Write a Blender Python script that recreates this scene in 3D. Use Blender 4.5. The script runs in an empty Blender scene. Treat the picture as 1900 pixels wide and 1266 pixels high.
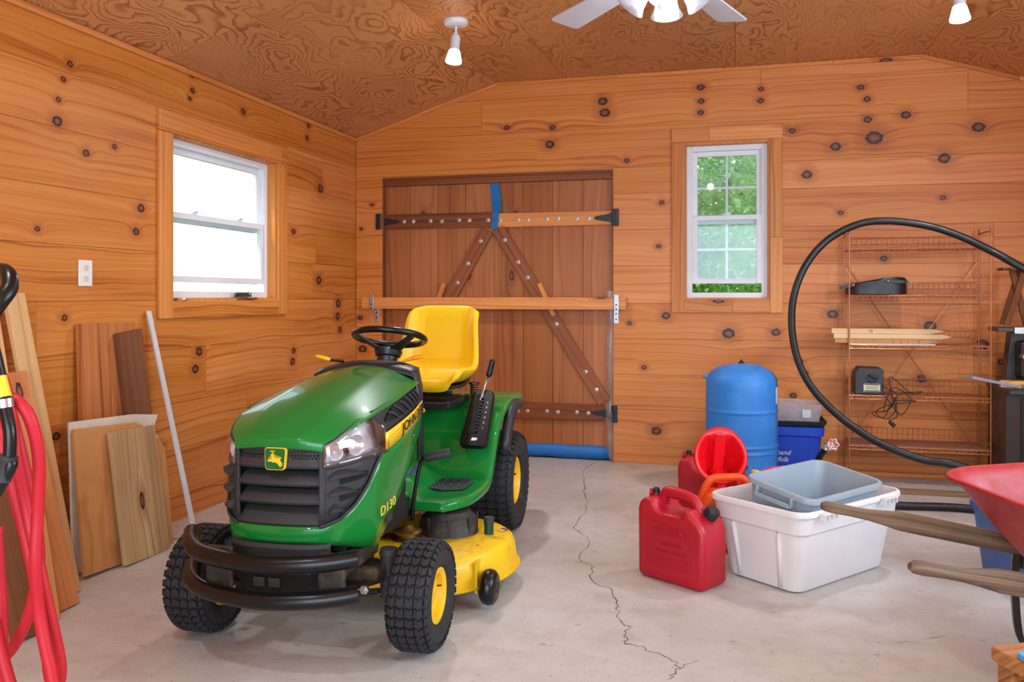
import bpy, bmesh, math, random
from mathutils import Matrix, Vector
random.seed(7)
C = bpy.context.scene.collection
SC = bpy.context.scene
PI = math.pi
# ------------------------------------------------------------------ camera, world, light, exposure
TH = math.radians(14.87); FPX = 1582.0; HC = 1.2
cam = bpy.data.objects.new('camera', bpy.data.cameras.new('camera')); C.objects.link(cam)
cam.location = (0, 0, HC); cam.rotation_euler = (PI/2, 0, TH)
cam.data.sensor_width = 36; cam.data.lens = FPX/1900*36; cam.data.shift_y = -83/1900
cam.data.clip_start = .05
SC.camera = cam
SC.view_settings.view_transform = 'Standard'; SC.view_settings.look = 'None'
SC.view_settings.gamma = 1; SC.view_settings.use_curve_mapping = False
SC.view_settings.exposure = 0.0
try:
    SC.cycles.max_bounces = 8; SC.cycles.diffuse_bounces = 5; SC.cycles.transparent_max_bounces = 12
    SC.cycles.sample_clamp_indirect = 6; SC.cycles.caustics_reflective = False; SC.cycles.caustics_refractive = False
    SC.cycles.use_denoising = True
except Exception: pass
SKY = 2.6
wd = bpy.data.worlds.new('sky'); SC.world = wd; wd.use_nodes = True
bgn = wd.node_tree.nodes['Background']; bgn.inputs[0].default_value = (.80, .90, 1.0, 1); bgn.inputs[1].default_value = SKY
sun = bpy.data.objects.new('sun', bpy.data.lights.new('sun', 'SUN')); C.objects.link(sun)
sun.data.energy = 5.0; sun.data.angle = math.radians(6); sun.data.color = (1, .95, .85)
sun.rotation_euler = (math.radians(34), 0, math.radians(-40))
def area(name, loc, rot, sx, sy, power, col=(1, 1, 1), portal=False):
    l = bpy.data.lights.new(name, 'AREA'); l.shape = 'RECTANGLE'; l.size = sx; l.size_y = sy; l.energy = power; l.color = col
    o = bpy.data.objects.new(name, l); C.objects.link(o); o.location = loc; o.rotation_euler = rot
    if portal: l.cycles.is_portal = True
    return o
# daylight that comes in at the wide open garage doorway behind the camera, and at the windows
area('doorway_daylight', (0.1, -1.95, 1.25), (math.radians(90), 0, 0), 3.6, 2.2, 150, (.62, .82, 1.0))
area('side_window_daylight', (2.25, 2.6, 1.65), (0, math.radians(90), 0), 1.1, 2.2, 85, (.62, .82, 1.0))
# ------------------------------------------------------------------ helpers
def ray(u, v):
    a = (u-950)/FPX; b = (550-v)/FPX; c, s = math.cos(TH), math.sin(TH)
    return Vector((a*c-s, a*s+c, b))
def W(u, v, x=None, y=None, z=None, t=None):
    d = ray(u, v)
    if x is not None: t = x/d.x
    if y is not None: t = y/d.y
    if z is not None: t = (z-HC)/d.z
    return Vector((0, 0, HC)) + d*t
def lin(c):
    return tuple(((x/255)/12.92 if x/255 <= .04045 else ((x/255+.055)/1.055)**2.4) for x in c) + (1,)
MX = {}
def tag(o, label, cat, group=None):
    o['label'] = label; o['category'] = cat
    if group: o['group'] = group
    return o
def thing(name, label, cat, loc=(0, 0, 0), rotz=0, group=None):
    o = bpy.data.objects.new(name, None); C.objects.link(o); o.empty_display_size = .05
    M = Matrix.Translation(loc) @ Matrix.Rotation(rotz, 4, 'Z')
    o.matrix_world = M; MX[o.name] = M
    return tag(o, label, cat, group)
def obj(name, bm, mat, parent=None, smooth=False, bevel=0, seg=2, world=False, sub=0, solid=0, label=None, ang=None, M=None, kind=None, off=-1):
    me = bpy.data.meshes.new(name)
    bmesh.ops.remove_doubles(bm, verts=bm.verts, dist=1e-6)
    bmesh.ops.recalc_face_normals(bm, faces=bm.faces)
    if world and parent is not None:
        bm.transform(MX[parent.name].inverted())
    bm.to_mesh(me); bm.free()
    o = bpy.data.objects.new(name, me); C.objects.link(o)
    MX[o.name] = (MX.get(parent.name, Matrix()) if parent else Matrix()) @ (M or Matrix())
    if M is not None: o.matrix_local = M
    if parent is not None: o.parent = parent
    if isinstance(mat, (list, tuple)):
        for m in mat: me.materials.append(m)
    elif mat: me.materials.append(mat)
    if smooth:
        for p in me.polygons: p.use_smooth = True
        if ang: me.set_sharp_from_angle(angle=math.radians(ang))
    if solid:
        m = o.modifiers.new('t', 'SOLIDIFY'); m.thickness = solid; m.offset = off
    if bevel:
        m = o.modifiers.new('b', 'BEVEL'); m.width = bevel; m.segments = seg; m.limit_method = 'ANGLE'; m.angle_limit = math.radians(40)
    if sub:
        m = o.modifiers.new('s', 'SUBSURF'); m.levels = sub; m.render_levels = sub
    if label: o['label'] = label
    if kind: o['kind'] = kind
    return o
def struct(name, bm, mat, **k): return obj(name, bm, mat, kind='structure', **k)
def nb(): return bmesh.new()
def box(bm, lo, hi, M=None):
    vs = [bm.verts.new((x, y, z)) for x in (lo[0], hi[0]) for y in (lo[1], hi[1]) for z in (lo[2], hi[2])]
    for f in ((0, 1, 3, 2), (4, 6, 7, 5), (0, 4, 5, 1), (2, 3, 7, 6), (0, 2, 6, 4), (1, 5, 7, 3)): bm.faces.new([vs[i] for i in f])
    if M is not None: bmesh.ops.transform(bm, matrix=M, verts=vs)
    return bm
def cbox(bm, c, s, M=None): return box(bm, [c[i]-s[i]/2 for i in range(3)], [c[i]+s[i]/2 for i in range(3)], M)
def spline(pts, n=8, closed=False):
    pts = [Vector(p) for p in pts]; out = []; N = len(pts)
    g = (lambda i: pts[i % N]) if closed else (lambda i: pts[max(0, min(N-1, i))])
    for i in range(N if closed else N-1):
        p0, p1, p2, p3 = g(i-1), g(i), g(i+1), g(i+2)
        for k in range(n):
            t = k/n
            out.append(.5*((2*p1)+(p2-p0)*t+(2*p0-5*p1+4*p2-p3)*t*t+(3*p1-p0-3*p2+p3)*t**3))
    if not closed: out.append(pts[-1])
    return out
def tube(bm, pts, r, n=8, closed=False, flat=1.0, up=None):
    pts = [Vector(p) for p in pts]; N = len(pts); rings = []
    prev = None
    for i, p in enumerate(pts):
        a = pts[(i-1) % N] if (closed or i > 0) else p
        b = pts[(i+1) % N] if (closed or i < N-1) else p
        d = (b-a).normalized() if (b-a).length > 1e-9 else Vector((0, 0, 1))
        if prev is None:
            ref = up or (Vector((0, 0, 1)) if abs(d.z) < .9 else Vector((1, 0, 0)))
            x = d.cross(Vector(ref)).normalized()
        else:
            x = (prev - d*prev.dot(d)).normalized()
        prev = x; y = d.cross(x)
        rr = r[i] if isinstance(r, (list, tuple)) else r
        rings.append([bm.verts.new(p + x*math.cos(2*PI*k/n)*rr + y*math.sin(2*PI*k/n)*rr*flat) for k in range(n)])
    for i in range(N if closed else N-1):
        A, B = rings[i], rings[(i+1) % N]
        for k in range(n): bm.faces.new((A[k], A[(k+1) % n], B[(k+1) % n], B[k]))
    if not closed:
        bm.faces.new(rings[0][::-1]); bm.faces.new(rings[-1])
    return bm
def lathe(bm, prof, n=24, M=None, caps=True):
    vs = []; rings = []
    for r, z in prof:
        ring = [bm.verts.new((r*math.cos(2*PI*k/n), r*math.sin(2*PI*k/n), z)) for k in range(n)]
        rings.append(ring); vs += ring
    for A, B in zip(rings, rings[1:]):
        for k in range(n): bm.faces.new((A[k], A[(k+1) % n], B[(k+1) % n], B[k]))
    if caps:
        bm.faces.new(rings[0][::-1]); bm.faces.new(rings[-1])
    if M is not None: bmesh.ops.transform(bm, matrix=M, verts=vs)
    return bm
def prism(bm, poly, h, M=None, z0=0):
    a = [bm.verts.new((p[0], p[1], z0)) for p in poly]; b = [bm.verts.new((p[0], p[1], z0+h)) for p in poly]
    bm.faces.new(a[::-1]); bm.faces.new(b); n = len(poly)
    for i in range(n): bm.faces.new((a[i], a[(i+1) % n], b[(i+1) % n], b[i]))
    if M is not None: bmesh.ops.transform(bm, matrix=M, verts=a+b)
    return bm
def grid(bm, rows, wrap=False, cap=False):
    R = [[bm.verts.new(p) for p in row] for row in rows]
    for A, B in zip(R, R[1:]):
        n = len(A)
        for k in range(n if wrap else n-1):
            bm.faces.new((A[k], A[(k+1) % n], B[(k+1) % n], B[k]))
    if cap: bm.faces.new(R[0][::-1]); bm.faces.new(R[-1])
    return bm
def rrect(w, d, r, n=5):
    out = []
    for cx, cy, a0 in ((w/2-r, d/2-r, 0), (-w/2+r, d/2-r, 90), (-w/2+r, -d/2+r, 180), (w/2-r, -d/2+r, 270)):
        for k in range(n+1):
            a = math.radians(a0+90*k/n); out.append((cx+r*math.cos(a), cy+r*math.sin(a)))
    return out
def frame(o, x, y, z):
    return Matrix(((x[0], y[0], z[0], o[0]), (x[1], y[1], z[1], o[1]), (x[2], y[2], z[2], o[2]), (0, 0, 0, 1)))
def aim(a, b, side=None):
    a, b = Vector(a), Vector(b); z = (b-a).normalized()
    s = Vector(side) if side is not None else (Vector((0, 0, 1)) if abs(z.z) < .9 else Vector((1, 0, 0)))
    x = (s - z*s.dot(z)).normalized(); y = z.cross(x)
    return frame(a, x, y, z), (b-a).length
def cyl(bm, a, b, r, r2=None, n=12):
    M, L = aim(a, b); return lathe(bm, [(r, 0), (r if r2 is None else r2, L)], n, M)
def text(name, s, size, M, mat, parent, extrude=.0006, align='CENTER', shear=0, label=None):
    cu = bpy.data.curves.new(name, 'FONT'); cu.body = s; cu.size = size; cu.extrude = extrude; cu.align_x = align; cu.align_y = 'CENTER'; cu.shear = shear
    cu.resolution_u = 3
    t = bpy.data.objects.new(name+'_c', cu); C.objects.link(t)
    dg = bpy.context.evaluated_depsgraph_get(); dg.update()
    me = bpy.data.meshes.new_from_object(t.evaluated_get(dg)); me.name = name
    bpy.data.objects.remove(t)
    o = bpy.data.objects.new(name, me); C.objects.link(o); me.materials.clear(); me.materials.append(mat)
    o.matrix_local = M; o.parent = parent
    if label: o['label'] = label
    return o
def fillet(corners, rad, n=4):
    out = []; N = len(corners)
    for i in range(N):
        p0, p, p1 = [Vector((*corners[j % N], 0)) for j in (i-1, i, i+1)]
        r = rad if not isinstance(rad, (list, tuple)) else rad[i]
        a = p+(p0-p).normalized()*r; b = p+(p1-p).normalized()*r
        for k in range(n+1):
            t = k/n; q = a*(1-t)**2+p*2*t*(1-t)+b*t*t; out.append((q.x, q.y))
    return out
# ------------------------------------------------------------------ materials
class NT:
    def __init__(s, name):
        s.m = bpy.data.materials.new(name); s.m.use_nodes = True; s.t = s.m.node_tree
        s.b = s.t.nodes['Principled BSDF']; s.o = s.t.nodes['Material Output']
    def n(s, typ, ins=None, **props):
        nd = s.t.nodes.new('ShaderNode'+typ)
        for k, v in props.items(): setattr(nd, k, v)
        for k, v in (ins or {}).items():
            if isinstance(v, bpy.types.NodeSocket): s.t.links.new(v, nd.inputs[k])
            else: nd.inputs[k].default_value = v
        return nd
    def math(s, op, a, b=None, c=None, clamp=False):
        d = {0: a}
        if b is not None: d[1] = b
        if c is not None: d[2] = c
        return s.n('Math', d, operation=op, use_clamp=clamp).outputs[0]
    def mix(s, f, a, b, mode='MIX'):
        nd = s.n('Mix', data_type='RGBA', blend_type=mode)
        for i, v in ((0, f), (6, a), (7, b)):
            if isinstance(v, bpy.types.NodeSocket): s.t.links.new(v, nd.inputs[i])
            else: nd.inputs[i].default_value = v
        return nd.outputs[2]
    def ramp(s, f, stops, interp='LINEAR'):
        nd = s.n('ValToRGB', {0: f}); cr = nd.color_ramp; cr.interpolation = interp
        while len(cr.elements) < len(stops): cr.elements.new(.5)
        for e, (p, c) in zip(cr.elements, stops):
            e.position = p; e.color = c if isinstance(c, tuple) else (c, c, c, 1)
        return nd.outputs[0]
    def noise(s, vec, scale=5, detail=2, rough=.5, dist=0, dim='3D'):
        return s.n('TexNoise', {'Vector': vec, 'Scale': scale, 'Detail': detail, 'Roughness': rough, 'Distortion': dist}, noise_dimensions=dim).outputs[0]
    def obj(s): return s.n('TexCoord').outputs['Object']
    def set(s, **k):
        for a, v in k.items():
            nm = {'col': 'Base Color', 'rough': 'Roughness', 'metal': 'Metallic', 'normal': 'Normal', 'trans': 'Transmission Weight', 'alpha': 'Alpha', 'spec': 'Specular IOR Level', 'coat': 'Coat Weight', 'coatr': 'Coat Roughness', 'em': 'Emission Color', 'ems': 'Emission Strength', 'sss': 'Subsurface Weight'}[a]
            if isinstance(v, bpy.types.NodeSocket): s.t.links.new(v, s.b.inputs[nm])
            else: s.b.inputs[nm].default_value = v
        return s.m
    def bump(s, h, strength=.3, dist=.002):
        return s.n('Bump', {'Height': h, 'Strength': strength, 'Distance': dist}).outputs[0]
def plastic(name, rgb, rough=.45, var=.12, rv=1.0, scale=6, bump=0, metal=0, coat=0, dirt=None, spec=.5, bscale=400):
    k = NT(name); P = k.obj(); c = lin(rgb)
    n = k.noise(P, scale, 4, .6)
    lo = tuple(x*(1-var) for x in c[:3])+(1,); hi = tuple(min(1, x*(1+var)) for x in c[:3])+(1,)
    col = k.ramp(n, [(.3, lo), (.7, hi)])
    if dirt:
        n2 = k.noise(P, dirt[1], 6, .7); col = k.mix(k.ramp(n2, [(dirt[2], 0.0), (dirt[3], 1.0)]), col, lin(dirt[0]))
    rr = k.ramp(k.noise(P, scale*3, 3), [(.3, max(.02, rough-.06*rv)), (.7, rough+.08*rv)])
    k.set(col=col, rough=rr, metal=metal, coat=coat, spec=spec)
    if bump: k.set(normal=k.bump(k.noise(P, bscale, 2), bump, .001))
    return k.m
def pine(name, light, mid, dark, axis='x', knots=(), freq=42, var=.16, rough=.45, vknots=.0, red=(150, 70, 30), contrast=.55, seed=0, bump=.15, spec=.4):
    """flat-sawn board: growth lines bend round every knot; knots = (along, across, half size)"""
    k = NT(name); P = k.obj(); xyz = k.n('SeparateXYZ', {0: P}).outputs
    al, ac = {'x': (xyz[0], xyz[2]), 'y': (xyz[1], xyz[2]), 'z': (xyz[2], xyz[0])}[axis]
    if not knots:   # ring figure seen on every face of a loose board
        other = {'x': xyz[1], 'y': xyz[0], 'z': xyz[1]}[axis]; ac = k.math('MULTIPLY_ADD', other, .83, ac)
    rnd = k.n('ObjectInfo').outputs['Random']
    base = k.n('CombineXYZ', {0: al, 1: ac}).outputs[0]
    al2 = k.math('MULTIPLY_ADD', rnd, 37.3, al); ac2 = k.math('MULTIPLY_ADD', rnd, 19.7, ac)
    d = None
    for (ka, kb, ks) in knots:
        v = k.n('VectorMath', {0: base, 1: (.8/ks, 1/ks, 0), 2: (-.8*ka/ks, -kb/ks, 0)}, operation='MULTIPLY_ADD').outputs[0]
        l = k.n('VectorMath', {0: v}, operation='LENGTH').outputs['Value']
        d = l if d is None else k.math('MINIMUM', d, l)
    if vknots:
        vv = k.n('CombineXYZ', {0: k.math('MULTIPLY', al2, 2.1), 1: k.math('MULTIPLY', ac2, 5.5), 2: float(seed)}).outputs[0]
        vo = k.n('TexVoronoi', {'Vector': vv, 'Scale': 1.0, 'Randomness': 1.0}, voronoi_dimensions='2D')
        r2 = k.n('SeparateColor', {0: vo.outputs['Color']}).outputs[0]
        sz = k.math('MULTIPLY_ADD', k.math('GREATER_THAN', r2, 1-vknots), .085, .0005)
        dv = k.math('DIVIDE', vo.outputs['Distance'], sz)
        d = dv if d is None else k.math('MINIMUM', d, dv)
    # irregular outline for the knots
    wob = k.noise(k.n('VectorMath', {0: base, 1: (60, 60, 60)}, operation='MULTIPLY').outputs[0], 1, 2)
    d = k.math('ADD', d, k.math('MULTIPLY_ADD', wob, .7, -.35)) if d is not None else None
    w1 = k.noise(k.n('CombineXYZ', {0: k.math('MULTIPLY', al2, .9), 1: k.math('MULTIPLY', ac2, 4.5)}).outputs[0], 1, 2, .45)
    g = k.math('MULTIPLY_ADD', w1, 3.4, k.math('MULTIPLY', ac2, freq*.8))
    if d is not None:
        pull = k.math('DIVIDE', 1.9, k.math('MULTIPLY_ADD', k.math('MULTIPLY', d, d), .22, 1.0)); g = k.math('ADD', g, pull)
    gv = k.n('CombineXYZ', {0: g, 1: k.math('MULTIPLY', al2, .22)}).outputs[0]
    lines = k.noise(gv, 1.4, 3, .62)
    saw = k.math('FRACT', k.math('MULTIPLY', g, .55)); saw = k.math('POWER', saw, 4.0)
    fib = k.noise(k.n('CombineXYZ', {0: k.math('MULTIPLY', al2, 4), 1: k.math('MULTIPLY', ac2, 260)}).outputs[0], 1, 2)
    tone = k.math('ADD', k.math('MULTIPLY', lines, .62), k.math('MULTIPLY', saw, .15))
    tone = k.math('MULTIPLY_ADD', fib, .22, tone)
    big = k.noise(k.n('CombineXYZ', {0: k.math('MULTIPLY', al2, .7), 1: k.math('MULTIPLY', ac2, 5)}).outputs[0], 1, 3)
    tone = k.math('MULTIPLY_ADD', big, .62, tone)
    c0, c1, c2 = lin(light), lin(mid), lin(dark)
    col = k.ramp(tone, [(.52, c0), (.52+contrast*.55, c1), (.5+contrast*1.1, c2)])
    if d is not None:
        halo = k.ramp(k.math('MULTIPLY', d, .25), [(.22, .75), (.75, 0.0)])
        col = k.mix(k.math('MULTIPLY', halo, .75), col, lin(red))
        core = k.ramp(k.math('MULTIPLY', d, .5), [(.0, lin((142, 90, 56))), (.27, lin((112, 64, 36))), (.36, lin((44, 24, 14))), (.5, lin((56, 30, 18)))])
        col = k.mix(k.math('LESS_THAN', d, 1.0), col, core)
    hsv = k.n('HueSaturation', {'Color': col, 'Value': k.math('MULTIPLY_ADD', rnd, var*2, 1-var), 'Saturation': k.math('MULTIPLY_ADD', rnd, -.05, 1.03)}).outputs[0]
    k.set(col=hsv, rough=rough, spec=spec)
    if bump: k.set(normal=k.bump(k.math('ADD', lines, fib), bump, .0015))
    return k.m
def plywood(name, light, dark, axis=('x', 'y'), stretch=.45, lines=44, rough=.5):
    k = NT(name); P = k.obj(); s = k.n('SeparateXYZ', {0: P}).outputs; ix = {'x': 0, 'y': 1, 'z': 2}
    rnd = k.n('ObjectInfo').outputs['Random']
    a = k.math('MULTIPLY_ADD', rnd, 31.0, s[ix[axis[0]]]); b = k.math('MULTIPLY_ADD', rnd, 17.0, k.math('MULTIPLY', s[ix[axis[1]]], stretch))
    v = k.n('CombineXYZ', {0: a, 1: b}).outputs[0]
    wv = k.n('TexNoise', {'Vector': v, 'Scale': 8.0, 'Detail': 3.0}).outputs['Color']
    v2 = k.n('VectorMath', {0: wv, 1: (.13, .13, 0), 2: v}, operation='MULTIPLY_ADD').outputs[0]
    h = k.noise(v2, 1.7, 2.5, .5)
    h = k.math('MULTIPLY_ADD', s[ix[axis[0]]], .10, h)
    fr = k.math('FRACT', k.math('MULTIPLY', h, float(lines)))
    ln = k.ramp(fr, [(0, 0.0), (.55, .06), (.86, 1.0), (.94, .9), (1.0, 0.0)])
    fib = k.noise(k.n('CombineXYZ', {0: k.math('MULTIPLY', a, 160), 1: k.math('MULTIPLY', b, 9)}).outputs[0], 1, 2)
    big = k.noise(v, 1.1, 3)
    strg = k.ramp(k.noise(v, 1.6, 2), [(.35, .25), (.62, .95)])
    col = k.mix(k.math('MULTIPLY', ln, strg), lin(light), lin(dark))
    col = k.mix(k.math('MULTIPLY', fib, .25), col, lin(dark))
    hsv = k.n('HueSaturation', {'Color': col, 'Value': k.math('MULTIPLY_ADD', big, .5, k.math('MULTIPLY_ADD', rnd, .12, .70))}).outputs[0]
    k.set(col=hsv, rough=rough, normal=k.bump(fr, .05, .001)); return k.m
def glassy(name, tint=(1, 1, 1), ior=1.45, gloss=.02, haze=0.0, hazec=(1, 1, 1)):
    k = NT(name); t = k.n('BsdfTransparent', {0: (*tint, 1)}).outputs[0]; g = k.n('BsdfGlossy', {'Color': (1, 1, 1, 1), 'Roughness': gloss}).outputs[0]
    bf = k.n('NewGeometry').outputs['Backfacing']; f = k.n('Fresnel', {'IOR': k.math('MULTIPLY_ADD', bf, 1/ior-ior, ior)}).outputs[0]
    sh = k.n('MixShader', {0: f, 1: t, 2: g}).outputs[0]
    if haze:
        df = k.n('BsdfDiffuse', {0: (*hazec, 1)}).outputs[0]; tl = k.n('BsdfTranslucent', {0: (*hazec, 1)}).outputs[0]
        sm = k.n('MixShader', {0: .5, 1: df, 2: tl}).outputs[0]
        n = k.ramp(k.noise(k.obj(), 9, 4), [(.3, haze*.6), (.7, haze*1.3)])
        sh = k.n('MixShader', {0: n, 1: sh, 2: sm}).outputs[0]
    k.t.links.new(sh, k.o.inputs[0]); return k.m
def glow(name, rgb, s):
    k = NT(name); c = lin(rgb); return k.set(col=c, em=c, ems=s)
def back_k(u, v, px):
    p = W(u, v, y=6.15); return (p.x, p.z, px*.0031)
def left_k(u, v, px):
    p = W(u, v, x=-2.9); return (p.y, p.z, px*.85*(p.y*.97+.75)/1582)
BK = [back_k(*q) for q in [(1020, 268, 9), (1118, 188, 9), (1122, 209, 10), (1025, 237, 6), (940, 237, 6), (1300, 162, 7), (1301, 188, 6), (1300, 209, 6), (1412, 165, 5), (1411, 187, 6), (1550, 272, 9), (1597, 162, 6), (1609, 184, 6), (1610, 222, 7), (1622, 256, 14), (1681, 213, 8), (1470, 243, 6), (1497, 324, 9), (1752, 294, 10), (1816, 236, 10), (1750, 367, 5), (1352, 619, 11), (1236, 586, 8), (1440, 617, 8), (1545, 583, 9), (1168, 600, 5), (1485, 671, 5), (1494, 692, 6), (1822, 640, 11), (1858, 672, 6), (1195, 682, 5), (1218, 800, 9), (1472, 734, 6), (1163, 298, 5), (1228, 376, 5), (1222, 457, 5), (1710, 703, 8), (1726, 605, 10), (690, 380, 4), (670, 425, 4), (673, 648, 9), (668, 590, 6), (1560, 395, 5), (1640, 480, 6)]]
LK = [left_k(*q) for q in [(131, 119, 7), (118, 147, 6), (109, 185, 6), (107, 225, 11), (160, 284, 8), (213, 272, 6), (357, 139, 6), (358, 168, 6), (353, 183, 5), (452, 207, 7), (573, 232, 6), (570, 256, 6), (120, 590, 7), (592, 520, 9), (595, 350, 9), (253, 430, 8), (262, 386, 9), (370, 653, 9), (363, 685, 9), (628, 563, 9), (627, 587, 8), (631, 612, 7), (545, 651, 6), (543, 671, 8), (378, 254, 10), (300, 830, 8), (430, 560, 5), (105, 810, 9), (430, 880, 9), (545, 430, 6), (70, 425, 6)]]
M_back = pine('pine_boards_back', (222, 150, 82), (208, 126, 62), (170, 90, 40), 'x', BK, var=.08)
M_left = pine('pine_boards_left', (216, 146, 76), (198, 120, 54), (158, 82, 32), 'y', LK, var=.11)
M_trimx = pine('pine_trim_along', (222, 154, 86), (206, 128, 62), (170, 92, 40), 'x', (), var=.10, vknots=.12)
M_trimy = pine('pine_trim_side', (222, 154, 86), (206, 128, 62), (170, 92, 40), 'y', (), var=.10, vknots=.12)
M_trimz = pine('pine_trim_upright', (224, 156, 86), (208, 130, 64), (172, 94, 42), 'z', (), var=.10, vknots=.10)
M_door = pine('door_boards', (178, 112, 64), (160, 94, 50), (124, 68, 36), 'z', (), var=.13, vknots=.16, freq=30, red=(110, 48, 22))
M_rail = pine('door_rails', (152, 86, 46), (126, 66, 34), (86, 44, 24), 'x', (), var=.14, vknots=.05)
M_brace = pine('door_braces', (158, 92, 50), (130, 70, 38), (88, 46, 26), 'z', (), var=.12, vknots=.05)
M_ply = plywood('ceiling_plywood', (206, 146, 92), (150, 90, 48))
M_rough = pine('rough_sawn_board', (206, 138, 80), (182, 108, 58), (120, 64, 34), 'z', (), vknots=.2, rough=.75, bump=.5, var=.1)
M_dark = pine('dark_rough_board', (136, 84, 50), (112, 66, 38), (76, 44, 26), 'z', (), vknots=.05, rough=.8, bump=.6, var=.1)
M_grey = pine('weathered_board', (206, 174, 130), (176, 140, 98), (112, 82, 56), 'z', (), vknots=.2, rough=.75, bump=.5, contrast=.5, var=.06)
M_pale = pine('pale_moulding', (226, 186, 136), (212, 166, 112), (186, 136, 84), 'z', (), rough=.5, var=.06)
M_stud = pine('stud_lumber', (214, 156, 96), (192, 128, 70), (140, 82, 42), 'z', (), vknots=.12, rough=.6, var=.12)
M_handle = pine('worn_handle_wood', (164, 138, 108), (122, 98, 76), (70, 54, 42), 'z', (), rough=.8, bump=.9, freq=60, contrast=.4, var=.05)
M_stake = pine('stake_wood', (232, 200, 156), (218, 178, 128), (190, 142, 92), 'x', (), vknots=.12, rough=.6, var=.08)
M_oak = pine('oak_stool', (186, 122, 62), (150, 92, 44), (84, 48, 22), 'x', (), contrast=.4, freq=80, rough=.4, var=.04, bump=.4)
M_osb = plywood('scrap_plywood', (206, 150, 90), (176, 112, 60), ('x', 'z'), lines=14)
def concrete():
    k = NT('concrete_floor'); P = k.obj()
    a = k.noise(P, .9, 5, .6); b = k.noise(P, 6, 6, .65); c = k.noise(P, 90, 3)
    st = k.n('VectorMath', {0: P, 1: (2.6, 3.4, 1)}, operation='MULTIPLY').outputs[0]; s = k.noise(st, 1.2, 5, .7)
    col = k.ramp(a, [(.3, lin((184, 178, 172))), (.7, lin((206, 204, 202)))])
    col = k.mix(k.ramp(b, [(.45, 0.0), (.75, .5)]), col, lin((168, 158, 148)))
    col = k.mix(k.ramp(s, [(.54, 0.0), (.74, .5)]), col, lin((160, 142, 122)))
    col = k.mix(k.ramp(c, [(.62, 0.0), (.75, .5)]), col, lin((120, 106, 94)))
    for sc, r0, am in ((5.5, .03, .6), (13, .045, .75), (2.2, .035, .35)):
        vo = k.n('TexVoronoi', {'Vector': k.n('VectorMath', {0: P, 1: (1, 1.5, 0)}, operation='MULTIPLY').outputs[0], 'Scale': float(sc)}, feature='F1', voronoi_dimensions='2D')
        rr = k.n('SeparateColor', {0: vo.outputs['Color']}).outputs[0]
        m = k.math('MULTIPLY', k.ramp(vo.outputs['Distance'], [(r0*.5, am), (r0*1.2, 0.0)]), k.math('GREATER_THAN', rr, .55))
        col = k.mix(m, col, lin((84, 70, 58)))
    k.set(col=col, rough=k.ramp(b, [(.3, .34), (.7, .58)]), spec=.5, normal=k.bump(k.math('ADD', b, k.math('MULTIPLY', c, .3)), .25, .004)); return k.m
M_conc = concrete()
M_crack = plastic('crack_shadow', (84, 76, 68), .95)
M_white = plastic('white_vinyl', (226, 230, 236), .35, .04)
M_glass = glassy('window_glass', (.95, .99, .98))
M_glass2 = glassy('hazed_window_glass', (.93, .98, .98), haze=.05, hazec=(.82, .95, 1.0))  # bluish veil painted into the pane, for haze and reflections over the view
M_bolt = plastic('galvanised_bolt', (190, 186, 180), .35, .1, metal=.8)
M_blk = plastic('black_metal', (26, 26, 28), .38, .2)
M_steel = plastic('bright_steel', (178, 178, 176), .3, .1, metal=.9)
M_bluetape = plastic('blue_tape', (14, 110, 176), .5, .1, scale=20)
M_clearfilm = glassy('clear_film', (.96, .96, .97), gloss=.12, haze=.28, hazec=(.8, .76, .72))
M_dark_void = plastic('dark_backing', (40, 28, 20), .9)
# ------------------------------------------------------------------ floor, walls, ceiling
XL, XR, YB, YF = -2.9, 2.32, 6.15, -2.0
FX0, FX1, ZW, ZC = -1.76, 1.18, 2.435, 2.80
floor = struct('floor', box(nb(), (XL-.3, YF-.3, -.12), (XR+.3, YB+.3, 0)), M_conc)
def crack(pts, w):
    bm = nb(); P = []
    for i, (a, b) in enumerate(zip(pts, pts[1:])):
        A, B = W(*a, z=0), W(*b, z=0)
        for t in range(5): 
            q = A.lerp(B, t/5); q += Vector((random.uniform(-.012, .012), random.uniform(-.012, .012), 0)); P.append(q)
    P.append(W(*pts[-1], z=0)); R = []
    for i, p in enumerate(P):
        d = (P[min(i+1, len(P)-1)]-P[max(0, i-1)]).normalized(); n = Vector((-d.y, d.x, 0)); ww = w*random.uniform(.35, 1.2)
        R.append([(p-n*ww)+Vector((0, 0, .0006)), (p+n*ww)+Vector((0, 0, .0006))])
    grid(bm, R); obj('crack', bm, M_crack, floor)
crack([(1102, 858), (1084, 875), (1082, 900), (1090, 930), (1088, 948), (1064, 975), (1072, 988), (1095, 1002), (1078, 1035), (1082, 1045), (1102, 1052), (1096, 1080), (1138, 1097), (1150, 1118), (1145, 1130), (1152, 1152), (1166, 1166), (1158, 1185), (1165, 1195), (1200, 1205), (1250, 1228), (1258, 1240), (1240, 1262)], .0022)
crack([(1258, 1240), (1295, 1226)], .0012)
crack([(1082, 1045), (1060, 1040), (1030, 1046)], .001)
crack([(1620, 1193), (1700, 1192), (1752, 1180)], .001)
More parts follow.
